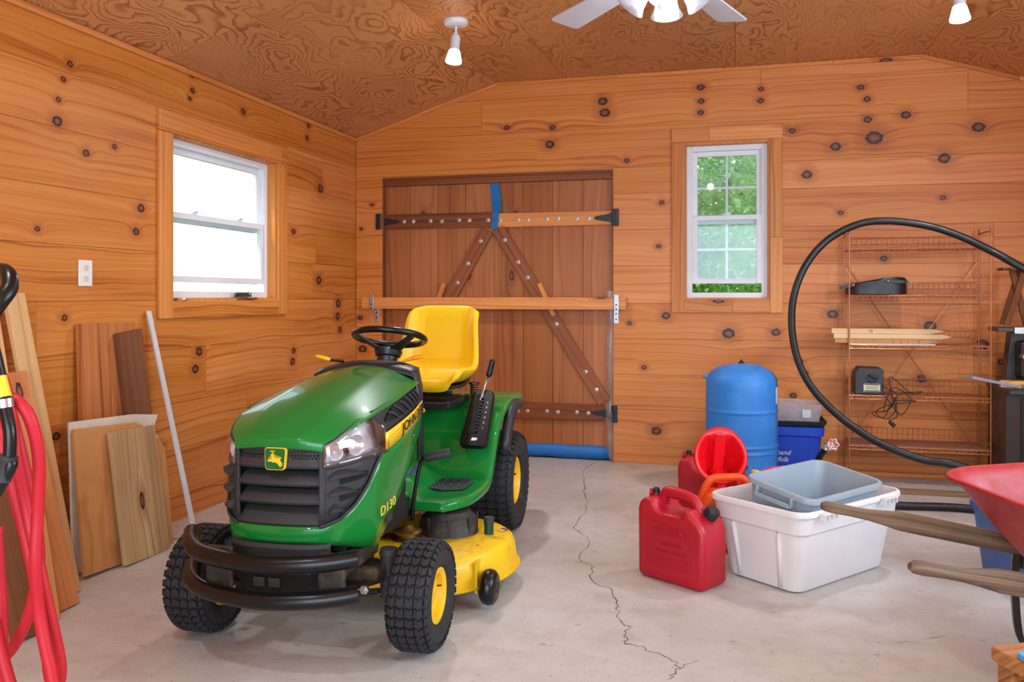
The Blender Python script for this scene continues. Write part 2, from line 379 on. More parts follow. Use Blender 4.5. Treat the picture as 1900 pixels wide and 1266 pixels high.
def walls():
    def slab(name, quads, holes, mk):
        bm = nb()
        for q in quads: mk(bm, q)
        return struct(name, bm, M_dark_void)
    t = .12; f = .022   # f = thickness of the boards
    L = nb(); y0, y1, z0, z1 = 3.89, 4.955, 1.175, 2.07
    for lo, hi in (((YF, 0), (y0, ZW)), ((y1, 0), (YB+t, ZW)), ((y0, 0), (y1, z0)), ((y0, z1), (y1, ZW))):
        box(L, (XL-t, lo[0], lo[1]-.0), (XL-f, hi[0], hi[1]))
    wl = struct('wall_left', L, M_dark_void)
    B = nb(); H = [(-2.674, -.875, 0, 2.12), (-.375, .215, 1.17, 2.285)]
    xs = [XL-t, -2.674, -.875, -.375, .215, XR+t]
    for a, b in zip(xs, xs[1:]):
        spans = [(0, ZC+.05)]
        for h in H:
            if abs(a-h[0]) < 1e-6: spans = ([(0, h[2])] if h[2] > 0 else []) + [(h[3], ZC+.05)]
        for s0, s1 in spans: box(B, (a, YB+f, s0), (b, YB+t, s1))
    wb = struct('wall_back', B, M_dark_void)
    R = nb(); 
    for lo, hi in (((YF, 0), (1.4, ZW)), ((3.8, 0), (YB, ZW)), ((1.4, 0), (3.8, 1.05)), ((1.4, 2.25), (3.8, ZW))):
        box(R, (XR, lo[0], lo[1]), (XR+t, hi[0], hi[1]))
    struct('wall_right', R, M_trimy)
    F_ = nb()
    for lo, hi in (((XL-t, 0), (-1.75, ZC+.05)), ((1.95, 0), (XR+t, ZC+.05)), ((-1.75, 2.4), (1.95, ZC+.05))):
        box(F_, (lo[0], YF-t, lo[1]), (hi[0], YF, hi[1]))
    struct('wall_front', F_, M_trimx)
    return wl, wb
wall_left, wall_back = walls()
def boards(parent, mat, u0, u1, rows, hole, place, joints, top=None):
    """horizontal boards; each board one child, cut round the openings"""
    for i, (z0, z1) in enumerate(zip(rows, rows[1:])):
        js = sorted([u0]+[j for j in joints.get(i, [])]+[u1])
        for a, b in zip(js, js[1:]):
            rects = [(a, z0, b, z1)]
            for (hx0, hz0, hx1, hz1) in hole:
                out = []
                for (x0, y0, x1, y1) in rects:
                    if hx1 <= x0 or hx0 >= x1 or hz1 <= y0 or hz0 >= y1: out.append((x0, y0, x1, y1)); continue
                    if x0 < hx0: out.append((x0, y0, hx0, y1))
                    if x1 > hx1: out.append((hx1, y0, x1, y1))
                    m0, m1 = max(x0, hx0), min(x1, hx1)
                    if y0 < hz0: out.append((m0, y0, m1, hz0))
                    if y1 > hz1: out.append((m0, hz1, m1, y1))
                rects = out
            # group touching pieces into one board
            groups = []
            for r in sorted(rects):
                if groups and abs(groups[-1][-1][2]-r[0]) < 1e-6: groups[-1].append(r)
                else: groups.append([r])
            for g in groups:
                bm = nb(); pr = random.uniform(0, .0022)
                for r in g:
                    e = .0009
                    place(bm, (r[0]+(e if r is g[0] else 0), r[1]+e, r[2]-(e if r is g[-1] else 0), r[3]-e), pr, top)
                if len(bm.faces): obj('board', bm, mat, parent)
                else: bm.free()
def pl_left(bm, r, pr, top): box(bm, (XL-.022, r[0], r[1]), (XL-.002+pr, r[2], r[3]))
zr = [0, .13, .385, .63, .92, 1.178, 1.43, 1.685, 1.945, 2.20, 2.432]
boards(wall_left, M_left, YF, YB-.001, zr, [(3.89, 1.175, 4.955, 2.07)], pl_left,
       {2: [4.62], 3: [4.2], 4: [3.0, 5.75], 5: [5.45, 1.2], 6: [5.5], 7: [1.0], 8: [5.6, 5.1], 9: [2.0], 1: [4.9]})
def clip(poly):
    """keep a wall rectangle below the folded ceiling"""
    def lim(x): return ZW+(ZC-ZW)*(x-XL)/(FX0-XL) if x < FX0 else (ZC if x < FX1 else ZC-(ZC-ZW)*(x-FX1)/(XR-FX1))
    return lim
def pl_back(bm, r, pr, top):
    lim = clip(None); x0, z0, x1, z1 = r; y0, y1 = YB+.002-pr, YB+.022
    xs = [x0]+[x for x in (FX0, FX1) if x0 < x < x1]
    # where the slope crosses the board's lower or upper edge
    for zz in (z0, z1):
        for xa, xb, za, zb in ((XL, FX0, ZW, ZC), (FX1, XR, ZC, ZW)):
            if min(za, zb) < zz < max(za, zb):
                xc = xa+(xb-xa)*(zz-za)/(zb-za)
                if x0 < xc < x1: xs.append(xc)
    xs = sorted(set(xs))+[x1]
    topl = [(x, min(z1, lim(x)-.002)) for x in xs]
    poly = [(x, z) for x, z in topl if z > z0+.0005]
    if len(poly) < 2: 
        return
    lo = [x for x, z in topl if z > z0-.003]
    a, b = max(x0, lo[0]), min(x1, lo[-1])
    P = [(a, z0), (b, z0)] + [p for p in reversed(topl) if p[1] > z0+.0005]
    Q = []
    for p in P:
        if not Q or (abs(Q[-1][0]-p[0])+abs(Q[-1][1]-p[1])) > 1e-4: Q.append(p)
    M = frame((0, y1, 0), (1, 0, 0), (0, 0, 1), (0, -1, 0)); prism(bm, Q, y1-y0, M)
zb = [0, .125, .388, .638, .895, 1.15, 1.42, 1.68, 1.94, 2.13, 2.418, 2.675, 2.80]
boards(wall_back, M_back, XL, XR, zb, [(-2.674, -1, -.875, 2.12), (-.375, 1.17, .215, 2.285)], pl_back,
       {9: [1.9], 10: [-1.87, 1.45], 11: [.15], 1: [.78], 0: [.2], 2: [1.35], 6: [1.6], 4: [-2.78]})
# ceiling of plywood sheets
cb = nb(); T = .06
for (xa, za), (xb, zb_) in (((XL-.13, ZW-.042), (FX0, ZC)), ((FX0, ZC), (FX1, ZC)), ((FX1, ZC), (XR+.13, ZW-.042))):
    grid(cb, [[(xa, YF-.13, za+.022), (xb, YF-.13, zb_+.022)], [(xa, YB+.13, za+.022), (xb, YB+.13, zb_+.022)]])
ceiling = struct('ceiling', cb, M_dark_void, solid=T, off=1)
def sheet(p0, p1, ya, yb):
    (x0, z0), (x1, z1) = p0, p1; e = .0012
    d = Vector((x1-x0, 0, z1-z0)); L = d.length; d.normalize(); n = Vector((-d.z, 0, d.x))
    M = frame((x0, 0, z0), d, (0, 1, 0), d.cross(Vector((0, 1, 0))))
    s = 1 if M.col[2][2] > 0 else -1
    bm = box(nb(), (e, ya+e, 0 if s > 0 else -.016), (L-e, yb-e, .016 if s > 0 else 0))
    obj('plywood_sheet', bm, M_ply, ceiling, M=M)
ys = [YF, -1.04, 1.40, 3.84, YB]
for a, b in zip(ys, ys[1:]): sheet((XL, ZW), (FX0, ZC), a, b)
yf = [YF, -1.17, 1.27, 3.71, YB]
for xa, xb in ((FX0, -1.24), (-1.24, -.02), (-.02, FX1)):
    for a, b in zip(yf, yf[1:]): sheet((xa, ZC), (xb, ZC), a, b)
yr = [YF, -1.5, .9, 3.34, 5.78, YB]
for a, b in zip(yr, yr[1:]): sheet((FX1, ZC), (XR, ZW), a, b)
# cove strips
tn = [0]
def trim(bm, mat, **k):
    tn[0] += 1; return struct('trim_%d' % tn[0], bm, mat, **k)
trim(box(nb(), (XL, YF, ZW-.03), (XL+.02, 4.0, ZW-.001)), M_trimy, bevel=.002)
trim(box(nb(), (XL, 4.002, ZW-.028), (XL+.018, YB, ZW-.001)), M_trimy, bevel=.002)
def strip(x0, z0, x1, z1, h=.026, th=.016):
    a, b = Vector((x0, YB, z0)), Vector((x1, YB, z1)); M, L = aim(a, b, (0, 0, -1))
    trim(box(nb(), (.001, -th if M.col[1][1] > 0 else 0, 0.001), (h, 0 if M.col[1][1] > 0 else th, L-.001)), M_trimz, M=M, bevel=.0015)
sl = (ZC-ZW)/(FX0-XL)
strip(XL, ZW, -2.35, ZW+sl*(.55)); strip(-2.35, ZW+sl*.55, FX0, ZC)
for a, b in ((FX0, -.85), (-.85, -.1), (-.1, .62), (.62, FX1)): strip(a, ZC, b, ZC, .024+.01*random.random())
strip(FX1, ZC, 1.75, ZC-sl*.57); strip(1.75, ZC-sl*.57, XR, ZW)
# ------------------------------------------------------------------ windows
def casing_board(parent, lo, hi, mat): obj('casing_board', box(nb(), lo, hi), mat, parent, bevel=.003)
def window(name, M, w, h, open_gap, grille, cas, latches, M_glass=M_glass):
    """sash window, local x along the wall, y into the room is negative, z up; origin at lower left of the opening"""
    def B(lo, hi): return box(nb(), lo, hi, M)
    fr = nb(); t = .038
    y0, y1 = .055, .115
    for lo, hi in (((0, y0, 0), (t, y1, h)), ((w-t, y0, 0), (w, y1, h)), ((t, y0, 0), (w-t, y1, t)), ((t, y0, h-t), (w-t, y1, h))): box(fr, lo, hi, M)
    win = struct(name, fr, M_white, bevel=.003)
    j = nb(); 
    for lo, hi in (((-.018, -.0, -.018), (0, y1, h+.018)), ((w, 0, -.018), (w+.018, y1, h+.018)), ((0, 0, -.018), (w, y1, 0)), ((0, 0, h), (w, y1, h+.018))): box(j, lo, hi, M)
    obj('jamb', j, M_trimz, win)
    for lo, hi, m in cas: obj('casing_board', box(nb(), lo, hi, M), m, win, bevel=.003)
    ov = .0  # upper sash
    mid = h*.505
    def sash(x0, z0, x1, z1, ya, yb, rail):
        s = nb()
        for lo, hi in (((x0, ya, z0), (x0+rail, yb, z1)), ((x1-rail, ya, z0), (x1, yb, z1)), ((x0+rail, ya, z0), (x1-rail, yb, z0+rail)), ((x0+rail, ya, z1-rail), (x1-rail, yb, z1))): box(s, lo, hi, M)
        so = obj('sash', s, M_white, win, bevel=.003)
        ym = (ya+yb)/2
        obj('pane', B((x0+rail-.004, ym-.0025, z0+rail-.004), (x1-rail+.004, ym+.0025, z1-rail+.004)), M_glass, so)
        if grille:
            xm = (x0+x1)/2; zm = (z0+z1)/2
            g = box(nb(), (xm-.008, ym+.006, z0+rail), (xm+.008, ym+.012, z1-rail), M); obj('muntin', g, M_white, so)
            g = box(nb(), (x0+rail, ym+.0061, zm-.008), (x1-rail, ym+.0119, zm+.008), M); obj('muntin', g, M_white, so)
        return so
    sash(t, mid-.02, w-t, h-t, .088, .112, .034)
    lo_ = sash(t+.002, t+open_gap, w-t-.002, mid+.02+open_gap*.3, .058, .082, .034)
    for fx in latches:
        l = nb(); x = t+fx*(w-2*t); zt = mid+.02+open_gap*.3
        box(l, (x-.025, .058, zt+.0005), (x+.025, .08, zt+.012), M); box(l, (x-.008, .05, zt+.012), (x+.03, .066, zt+.02), M)
        obj('sash_lock', l, M_white, lo_, bevel=.002)
    return win
# left window: looks at +x from outside; local x runs along +Y, local y (outwards) runs along -X
M1 = frame((XL, 3.905, 1.19), (0, 1, 0), (-1, 0, 0), (0, 0, 1))
cw = .1
window('window_1', M1, 1.035, .865, .05, False, [
    ((-.124, -.02, -.107), (-.015, 0, .87), M_trimz), ((1.05, -.02, -.107), (1.157, 0, .872), M_trimz),
    ((-.015, -.02, -.107), (1.05, 0, -.015), M_trimy), ((-.124, -.021, .872), (1.09, 0, .985), M_trimy)], (.25, .72))
M2 = frame((-.358, YB, 1.188), (1, 0, 0), (0, 1, 0), (0, 0, 1))
window('window_2', M2, .556, 1.08, .065, True, [
    ((-.098, -.02, -.103), (-.014, 0, 1.10), M_trimz), ((.57, -.02, -.103), (.652, 0, .42), M_trimz), ((.57, -.02, .42), (.65, 0, 1.10), M_trimz),
    ((-.014, -.02, -.103), (.32, 0, -.013), M_trimx), ((.32, -.02, -.103), (.57, 0, -.013), M_trimx),
    ((-.1, -.021, 1.10), (.16, 0, 1.195), M_trimx), ((.16, -.021, 1.10), (.652, 0, 1.20), M_trimx)], (.5,), M_glass2)
# ------------------------------------------------------------------ double barn door
YD = YB+.045      # room face of the door boards
du = [711, 761.4, 812.3, 864.2, 917.2, 971, 1025.3, 1082, 1139]
dx = [W(u, 480, y=YD).x for u in du]; dx[0] = -2.67; dx[8] = -.879
fb = nb()
for lo, hi in (((-2.674, YB-.001, 0), (-2.664, YB+.12, 2.12)), ((-.885, YB-.001, 0), (-.875, YB+.12, 2.12)), ((-2.664, YB-.001, 2.1), (-.885, YB+.12, 2.12))): box(fb, lo, hi)
trim(fb, M_rail)
trim(box(nb(), (-2.664, YB+.01, 2.055), (-.885, YB+.04, 2.1)), M_rail, bevel=.003)
def leaf(n, i0):
    x0, x1 = dx[i0], dx[i0+4]
    d = struct('door_%d' % n, box(nb(), (x0-.004, YD+.026, .001), (x1+.004, YD+.05, 2.1)), M_dark_void)
    for i in range(i0, i0+4):
        e = .0015; p = random.uniform(0, .002)
        obj('door_board', box(nb(), (dx[i]+e, YD-p, .02), (dx[i+1]-e, YD+.025, 2.054)), M_door, d)
    return d
def bolt(parent, p, r=.0125):
    M = frame(p, (1, 0, 0), (0, 0, 1), (0, -1, 0)); b = nb()
    lathe(b, [(r*1.25, -.003), (r*1.25, .001), (r*.85, .0015), (r*.8, .005), (r*.4, .0085), (.0005, .009)], 12, M)
    obj('bolt', b, M_bolt, parent, smooth=True, ang=40)
def rail(d, x0, x1, u, v0, v1, bolts, mat=M_rail):
    za, zb2 = W(u, v0, y=YD).z, W(u, v1, y=YD).z
    r = obj('rail', box(nb(), (x0, YD-.03, zb2), (x1, YD-.002, za)), mat, d, bevel=.003)
    for bu in bolts:
        x = W(bu, (v0+v1)/2, y=YD-.03).x; bolt(r, (x, YD-.03, (za+zb2)/2+random.uniform(-.004, .004)))
    return r
def brace(d, a, b, w, bolts, th=.028, mat=M_brace, off=0.0, name='brace'):
    A, B = W(*a, y=YD-.002), W(*b, y=YD-.002); M, L = aim(A, B, (1, 0, 0)); s = 1 if M.col[1][1] < 0 else -1
    lo, hi = (-w/2, off*s, 0), (w/2, (off+th)*s, L)
    lo2 = [min(x, y) for x, y in zip(lo, hi)]; hi2 = [max(x, y) for x, y in zip(lo, hi)]
    r = obj(name, box(nb(), lo2, hi2), mat, d, M=M, bevel=.003)
    for t in bolts:
        p = A.lerp(B, t); 
        o = nb(); Ml = M.inverted() @ frame((p.x, YD-.002-off-th, p.z), (1, 0, 0), (0, 0, 1), (0, -1, 0))
        lathe(o, [(.0156, -.003), (.0156, .001), (.0106, .0015), (.01, .005), (.005, .0085), (.0005, .009)], 12, Ml)
        obj('bolt', o, M_bolt, r, smooth=True, ang=40)
def hinge(d, u, v, sgn, wide=.13):
    """strap hinge: plate on the wall, tapered strap on the rail"""
    c = W(u, v, y=YD-.03); h = obj('hinge', box(nb(), (c.x-.016, YB-.012, c.z-.062), (c.x+.016, YB-.002, c.z+.062)), M_blk, d, bevel=.002)
    k = nb(); cyl(k, (c.x-sgn*.022, YB-.012, c.z-.06), (c.x-sgn*.022, YB-.012, c.z+.06), .011); obj('knuckle', k, M_blk, h, smooth=True, ang=40)
    s = nb(); x0 = c.x-sgn*.028
    prism(s, [(x0, c.z-.05), (x0-sgn*.03, c.z-.03), (x0-sgn*wide, c.z-.012), (x0-sgn*(wide+.012), c.z), (x0-sgn*wide, c.z+.012), (x0-sgn*.03, c.z+.03), (x0, c.z+.05)], .006, frame((0, YD-.03, 0), (1, 0, 0), (0, 0, 1), (0, -1, 0)))
    obj('strap', s, M_blk, h)
D1 = leaf(1, 0); D2 = leaf(2, 4)
rail(D1, dx[0]+.004, dx[4]-.006, 815, 397, 424, [750, 767, 799, 820, 852, 871, 906])
rail(D2, dx[4]+.006, dx[8]-.003, 1030, 394, 420, [928, 961, 979, 1014, 1035, 1070, 1092], M_trimx)
rail(D1, dx[0]+.004, dx[4]-.006, 815, 748, 775, [750, 770, 800, 820, 850, 880])
rail(D2, dx[4]+.006, dx[8]-.07, 1030, 748, 778, [961, 979, 1015, 1035, 1070, 1091])
brace(D1, (905, 428), (730, 745), .098, [.06, .19, .3, .9])
brace(D2, (925, 424), (1122, 746), .098, [.07, .2, .29, .56, .83, .93])
brace(D1, (818, 553), (828, 526), .034, [], th=.02, mat=M_trimz, off=.03, name='batten')
brace(D2, (1003, 526), (1030, 586), .034, [], th=.02, mat=M_trimz, off=.03, name='batten')
hinge(D1, 703, 412, -1); hinge(D2, 1145, 404, 1); hinge(D2, 1142, 768, 1); hinge(D1, 703, 762, -1)
tp = nb(); a, b, c = W(917, 330, y=YD-.004), W(922, 394, y=YD-.004), W(919, 396, y=YD-.036)
grid(tp, [[W(909, 330, y=YD-.004), W(925, 329, y=YD-.004)], [W(911, 362, y=YD-.007), W(928, 358, y=YD-.01)], [W(914, 394, y=YD-.006), W(931, 392, y=YD-.02)]])
obj('tape', tp, M_bluetape, D2, solid=.002, label='strip of blue tape hanging at the top of the door joint')
tp = nb(); grid(tp, [[W(914, 393, y=YD-.033), W(926, 393, y=YD-.036)], [W(912, 425, y=YD-.034), W(923, 425, y=YD-.037)]])
obj('tape', tp, M_bluetape, D2, solid=.002, label='short blue tape over the rail')
bt = nb(); n = 14
xs = [dx[3]+(dx[8]-.03-dx[3])*i/n for i in range(n+1)]
grid(bt, [[(x, YD-.012-.006*math.sin(i*2.1), .012+.003*math.sin(i)) for i, x in enumerate(xs)], [(x, YD-.016, .06) for x in xs], [(x, YD-.004, .105+.003*math.sin(i*1.7)) for i, x in enumerate(xs)]])
obj('bottom_seal', bt, plastic('blue_seal', (32, 112, 190), .5, .1), D2, solid=.002, smooth=True, label='blue seal along the bottom of the door')
fm = nb(); rows = []
for i in range(16):
    v = 540+(855-540)*i/15; ww = [14, 9, 12, 8, 11, 13][i % 6]*(1+.2*math.sin(i*2))
    a = W(1138-ww, v, y=YB-.012-.01*math.sin(i*1.3)); b = W(1138-ww*.4, v, y=YB-.03+.012*math.sin(i*2.1)); c = W(1139, v, y=YB-.008)
    rows.append([a, b, c])
grid(fm, rows); obj('plastic_sheet', fm, M_clearfilm, D2, smooth=True, label='loose clear plastic strip at the right edge of the door')
# bar across the door and its two brackets
zt, zb3 = W(900, 552, y=YB-.06).z, W(900, 574, y=YB-.06).z
xa, xb = W(672, 563, y=YB-.06).x, W(1162, 563, y=YB-.06).x
br = thing('door_bar', 'long wooden bar laid across the barn doors in metal brackets', 'bar', ((xa+xb)/2, YB-.045, zb3))
obj('bar', box(nb(), (xa, YB-.072, zb3), (xb, YB-.032, zt)), M_trimx, br, world=True, bevel=.004)
for u, lab, hand in ((690, 'zinc bracket holding the left end of the door bar', -1), (1144, 'zinc bracket holding the right end of the door bar', 1)):
    x = W(u, 570, y=YB-.07).x; t = thing('bar_bracket', lab, 'bracket', (x, YB, zb3-.09), 0, 'brackets of the door bar')
    b = nb(); box(b, (x-.017, YB-.082, zb3-.005), (x+.017, YB-.076, zt+.02)); box(b, (x-.017, YB-.076, zb3-.005), (x+.017, YB-.004, zb3-.001))
    obj('hook', b, M_steel, t, world=True, bevel=.0015)
    obj('back_plate', box(nb(), (x-.017-hand*.012, YB-.006, zb3-.1), (x+.017-hand*.012, YB-.001, zb3+.0)), M_steel, t, world=True, bevel=.0015)
    for px_, py_, zz in ((x-hand*.012, YB-.006, -.03), (x-hand*.012, YB-.006, -.07), (x, YB-.082, .005), (x, YB-.082, .035)):
        obj('screw', lathe(nb(), [(.006, 0), (.006, .003), (.002, .004)], 8, frame((px_, py_, zb3+zz), (1, 0, 0), (0, 0, 1), (0, -1, 0))), M_blk, t, world=True)
# ------------------------------------------------------------------ outside: lawn and trees
M_lawn = plastic('lawn_grass', (74, 104, 44), .9, .3, scale=3)
struct('lawn', box(nb(), (-30, YB+.3, -.3), (30, 40, -.12)), M_lawn)
struct('lawn_side', box(nb(), (-30, -20, -.3), (XL-.35, YB+.29, -.121)), M_lawn)
kl = NT('leaf'); rn = kl.n('TexCoord').outputs['Object']
vn = kl.noise(rn, 6.5, 4, .7)
kl.set(col=kl.ramp(vn, [(.36, lin((26, 66, 24))), (.5, lin((84, 138, 62))), (.64, lin((164, 200, 120)))]), rough=.55)
tr = kl.n('BsdfTranslucent', {0: lin((140, 190, 70))}); mx = kl.n('MixShader', {0: .35, 1: kl.b.outputs[0], 2: tr.outputs[0]}); kl.t.links.new(mx.outputs[0], kl.o.inputs[0])
M_leaf = kl.m; M_bark = plastic('bark', (86, 70, 56), .9, .3, scale=20)
def tree(lab, x, y, blobs, n, seed, hgt):
    rg = random.Random(seed); t = thing('tree', lab, 'tree', (x, y, -.12), 0)
    tk = nb(); tube(tk, spline([(0, 0, 0), (.06, .02, hgt*.3), (-.05, .05, hgt*.6), (.02, 0, hgt*.95)], 5), [.11-.0045*i for i in range(16)], 8)
    for q in range(9):
        a = rg.uniform(0, 6.28); z = hgt*rg.uniform(.25, .8); L = rg.uniform(.6, 1.3)
        tube(tk, spline([(0, 0, z), (math.cos(a)*L*.5, math.sin(a)*L*.5, z+.25), (math.cos(a)*L, math.sin(a)*L, z+.55)], 3), [.04-.005*i for i in range(7)], 5)
    obj('trunk', tk, M_bark, t, smooth=True)
    V = []; F = []
    for (bx, by, bz, br_) in blobs:
        for q in range(n):
            d = Vector((rg.gauss(0, 1), rg.gauss(0, 1), rg.gauss(0, .9))).normalized()*br_*rg.uniform(.35, 1)**.5
            p = Vector((bx, by, bz))+d
            ax = Vector((rg.uniform(-1, 1), rg.uniform(-1, 1), rg.uniform(-1, .6))).normalized(); L = rg.uniform(.045, .11)*(1 if y < 14 else 1.7)
            s = ax.cross(Vector((rg.uniform(-1, 1), rg.uniform(-1, 1), rg.uniform(-1, 1)))).normalized()*L*.32; i = len(V)
            V += [p-ax*L*.5, p+s, p+ax*L*.55, p-s]; F.append((i, i+1, i+2, i+3))
    me = bpy.data.meshes.new('foliage'); me.from_pydata([v[:] for v in V], [], F)
    o = bpy.data.objects.new('foliage', me); C.objects.link(o); me.materials.append(M_leaf); o.parent = t; o['kind'] = 'stuff'
tree('leafy green tree seen through the left half of the back window', -1.15, 9.6, [(.7, .1, 1.4, .9), (.2, 0, 2.0, .9), (0, 0, 1.6, 1.1), (.5, -.1, 2.6, 1.0), (-.6, .2, 2.8, 1.1), (.1, .2, 3.7, 1.0), (.3, 0, .7, .9)], 2300, 1, 4.2)
tree('leafy green tree seen through the right half of the back window', 1.4, 12.0, [(-.9, 0, 1.5, .9), (0, 0, 1.4, 1.2), (.6, 0, 2.5, 1.1), (-.7, .2, 2.4, 1.0), (0, .2, 3.6, 1.2), (-.4, 0, .7, .9), (-.5, 0, 3.3, 1.0)], 2300, 2, 4.4)
tree('darker tree standing behind the two near trees, back window', .1, 15.8, [(0, 0, 2.2, 1.6), (0, 0, 1.2, 1.5), (1.1, 0, 3, 1.5), (-1.1, .2, 3, 1.5), (0, .2, 4.4, 1.5), (1.6, 0, 1.2, 1.4), (-1.6, 0, 1.2, 1.4)], 2200, 3, 5.2)
# ------------------------------------------------------------------ small wall things
w0 = W(157, 507, x=XL)
o_ = thing('wall_outlet', 'white double electrical outlet on the left plank wall', 'outlet', (XL+.002, w0.y, w0.z-.06))
obj('cover_plate', box(nb(), (XL, w0.y-.042, w0.z-.06), (XL+.007, w0.y+.042, w0.z+.06)), plastic('plate_white', (236, 232, 224), .4, .03), o_, world=True, bevel=.003)
for dz in (-.025, .025):
    r = nb(); prism(r, rrect(.034, .030, .009), .003, frame((XL+.007, w0.y, w0.z+dz), (0, 1, 0), (0, 0, 1), (1, 0, 0))); s = obj('socket', r, plastic('socket_white', (228, 224, 214), .4, .03), o_, world=True)
    k = nb()
    for dy in (-.007, .007): box(k, (XL+.0101, w0.y+dy-.001, w0.z+dz-.002), (XL+.0106, w0.y+dy+.001, w0.z+dz+.008))
    box(k, (XL+.0101, w0.y-.0025, w0.z+dz-.010), (XL+.0106, w0.y+.0025, w0.z+dz-.006)); obj('slots', k, M_blk, s, world=False, M=MX[s.name].inverted())
zs = 1.176
bp = W(455, 551, x=XL-.005); bt_ = thing('scrub_brush', 'black bristle brush with wooden back on the left windowsill', 'brush', (XL-.005, bp.y, zs+.0))
b = nb(); grid(b, [[(XL-.028+(.046 if k else 0), bp.y-.10+.2*i/8, zs+.006+.0+(.004*math.sin(i*.8))) for k in (0, 1)] for i in range(9)]); obj('back', b, M_dark, bt_, world=True, solid=.012, bevel=.003, off=1)
b = nb(); rg = random.Random(4)
for i in range(26):
    for j in range(6):
        x = XL-.024+j*.0075; y = bp.y-.085+i*.005; cyl(b, (x, y, zs+.02), (x+rg.uniform(-.004, .004), y+rg.uniform(-.004, .004), zs+.045+rg.uniform(-.004, .003)), .0016, .0012, 4)
obj('bristles', b, M_blk, bt_, world=True, kind='stuff')
wp = W(360, 552, x=XL-.012); wt = thing('wrench', 'chrome wrench lying on the left windowsill', 'wrench', (XL-.012, wp.y, zs))
b = nb(); tube(b, [(XL-.006, wp.y-.09, zs+.009), (XL-.014, wp.y+.13, zs+.009)], .007, 8, flat=.6); obj('shaft', b, M_steel, wt, world=True, smooth=True, ang=40)
b = nb(); lathe(b, [(.012, 0), (.018, .003), (.018, .011), (.012, .014)], 16, Matrix.Translation((XL-.005, wp.y-.1, zs+.002))); obj('ring_end', b, M_steel, wt, world=True, smooth=True, ang=40)
# ------------------------------------------------------------------ ceiling lamps and fan
M_lampw = plastic('lamp_white', (214, 220, 232), .35, .04)
M_bulb = glow('lit_bulb', (255, 232, 196), 14)
def spot_lamp(lab, x, y, tilt):
    t = thing('ceiling_spotlight', lab, 'spotlight', (x, y, ZC), 0, 'ceiling spotlights')
    b = nb(); lathe(b, [(.072, 0), (.072, -.012), (.066, -.024), (.02, -.032), (.001, -.033)], 32); obj('canopy', b, M_lampw, t, smooth=True, ang=50)
    b = nb(); cyl(b, (0, 0, -.03), (0, 0, -.085), .007); cbox(b, (0, 0, -.085), (.02, .016, .03)); obj('arm', b, M_lampw, t, smooth=True, ang=40)
    d = Vector(tilt).normalized(); M, L = aim((0, 0, -.08), Vector((0, 0, -.08))+d)
    b = nb(); lathe(b, [(.012, 0), (.022, .006), (.0285, .02), (.0285, .095), (.031, .1)], 24, M); obj('socket', b, M_lampw, t, smooth=True, ang=50)
    b = nb(); lathe(b, [(.0285, .095), (.032, .1), (.047, .158), (.047, .166), (.03, .169), (.001, .169)], 24, M); obj('bulb', b, M_bulb, t, smooth=True, ang=50, label='lit reflector bulb')
    p = M @ Vector((0, 0, .185)); l = bpy.data.lights.new('spot_beam', 'SPOT'); l.energy = 76 if y > 3 else 48; l.color = (.93, .96, 1); l.spot_size = math.radians(150); l.spot_blend = .6; l.shadow_soft_size = .045
    o = bpy.data.objects.new('spot_beam', l); C.objects.link(o); o.matrix_world = MX[t.name] @ frame(p, M.col[0][:3], M.col[1][:3], M.col[2][:3]) @ Matrix.Rotation(PI, 4, 'X')
spot_lamp('white ceiling spotlight on the left, its whole round canopy in view', -1.585, 4.70, (-.05, -.12, -1))
spot_lamp('white ceiling spotlight at the top right edge, only its lit end in view', 1.05, 4.62, (.0, -.10, -1))
spot_lamp('added white ceiling spotlight out of view on the left', -1.585, 1.2, (-.05, .1, -1))  # unseen lamp added to brighten the room
spot_lamp('added white ceiling spotlight out of view on the right', 1.05, 1.2, (.05, .1, -1))  # its unseen pair, also added for more room light
fan = thing('ceiling_fan', 'white ceiling fan with glass light shades hanging at the top', 'fan', (-.28, 3.41, ZC))
M_fan = plastic('fan_white', (206, 212, 226), .35, .05)
b = nb(); lathe(b, [(.075, 0), (.075, -.02), (.05, -.05), (.018, -.06), (.018, -.14), (.06, -.15), (.125, -.17), (.135, -.2), (.135, -.25), (.11, -.265), (.07, -.27), (.06, -.30), (.065, -.345), (.07, -.36), (.05, -.38), (.001, -.385)], 36); obj('motor', b, M_fan, fan, smooth=True, ang=40)
aT1 = math.radians(131.5)
for k in range(6):
    a = aT1 - k*2*PI/6
    M = Matrix.Rotation(a, 4, 'Z') @ Matrix.Translation((0, 0, -.3)) @ Matrix.Rotation(math.radians(9), 4, 'X')
    b = nb(); prism(b, fillet([(.2, -.055), (.80, -.076), (.80, .076), (.2, .055)], [.02, .03, .03, .02], 4), .007, M); bl = obj('blade', b, M_fan, fan)
    b = nb(); prism(b, [(.1, -.015), (.19, -.02), (.26, -.04), (.27, .04), (.19, .02), (.1, .015)], .004, M @ Matrix.Translation((0, 0, -.0045))); obj('blade_bracket', b, M_fan, bl)
M_shade = glassy('marbled_glass', (.96, .97, 1), 1.45, .12, .5, (.80, .83, .90))
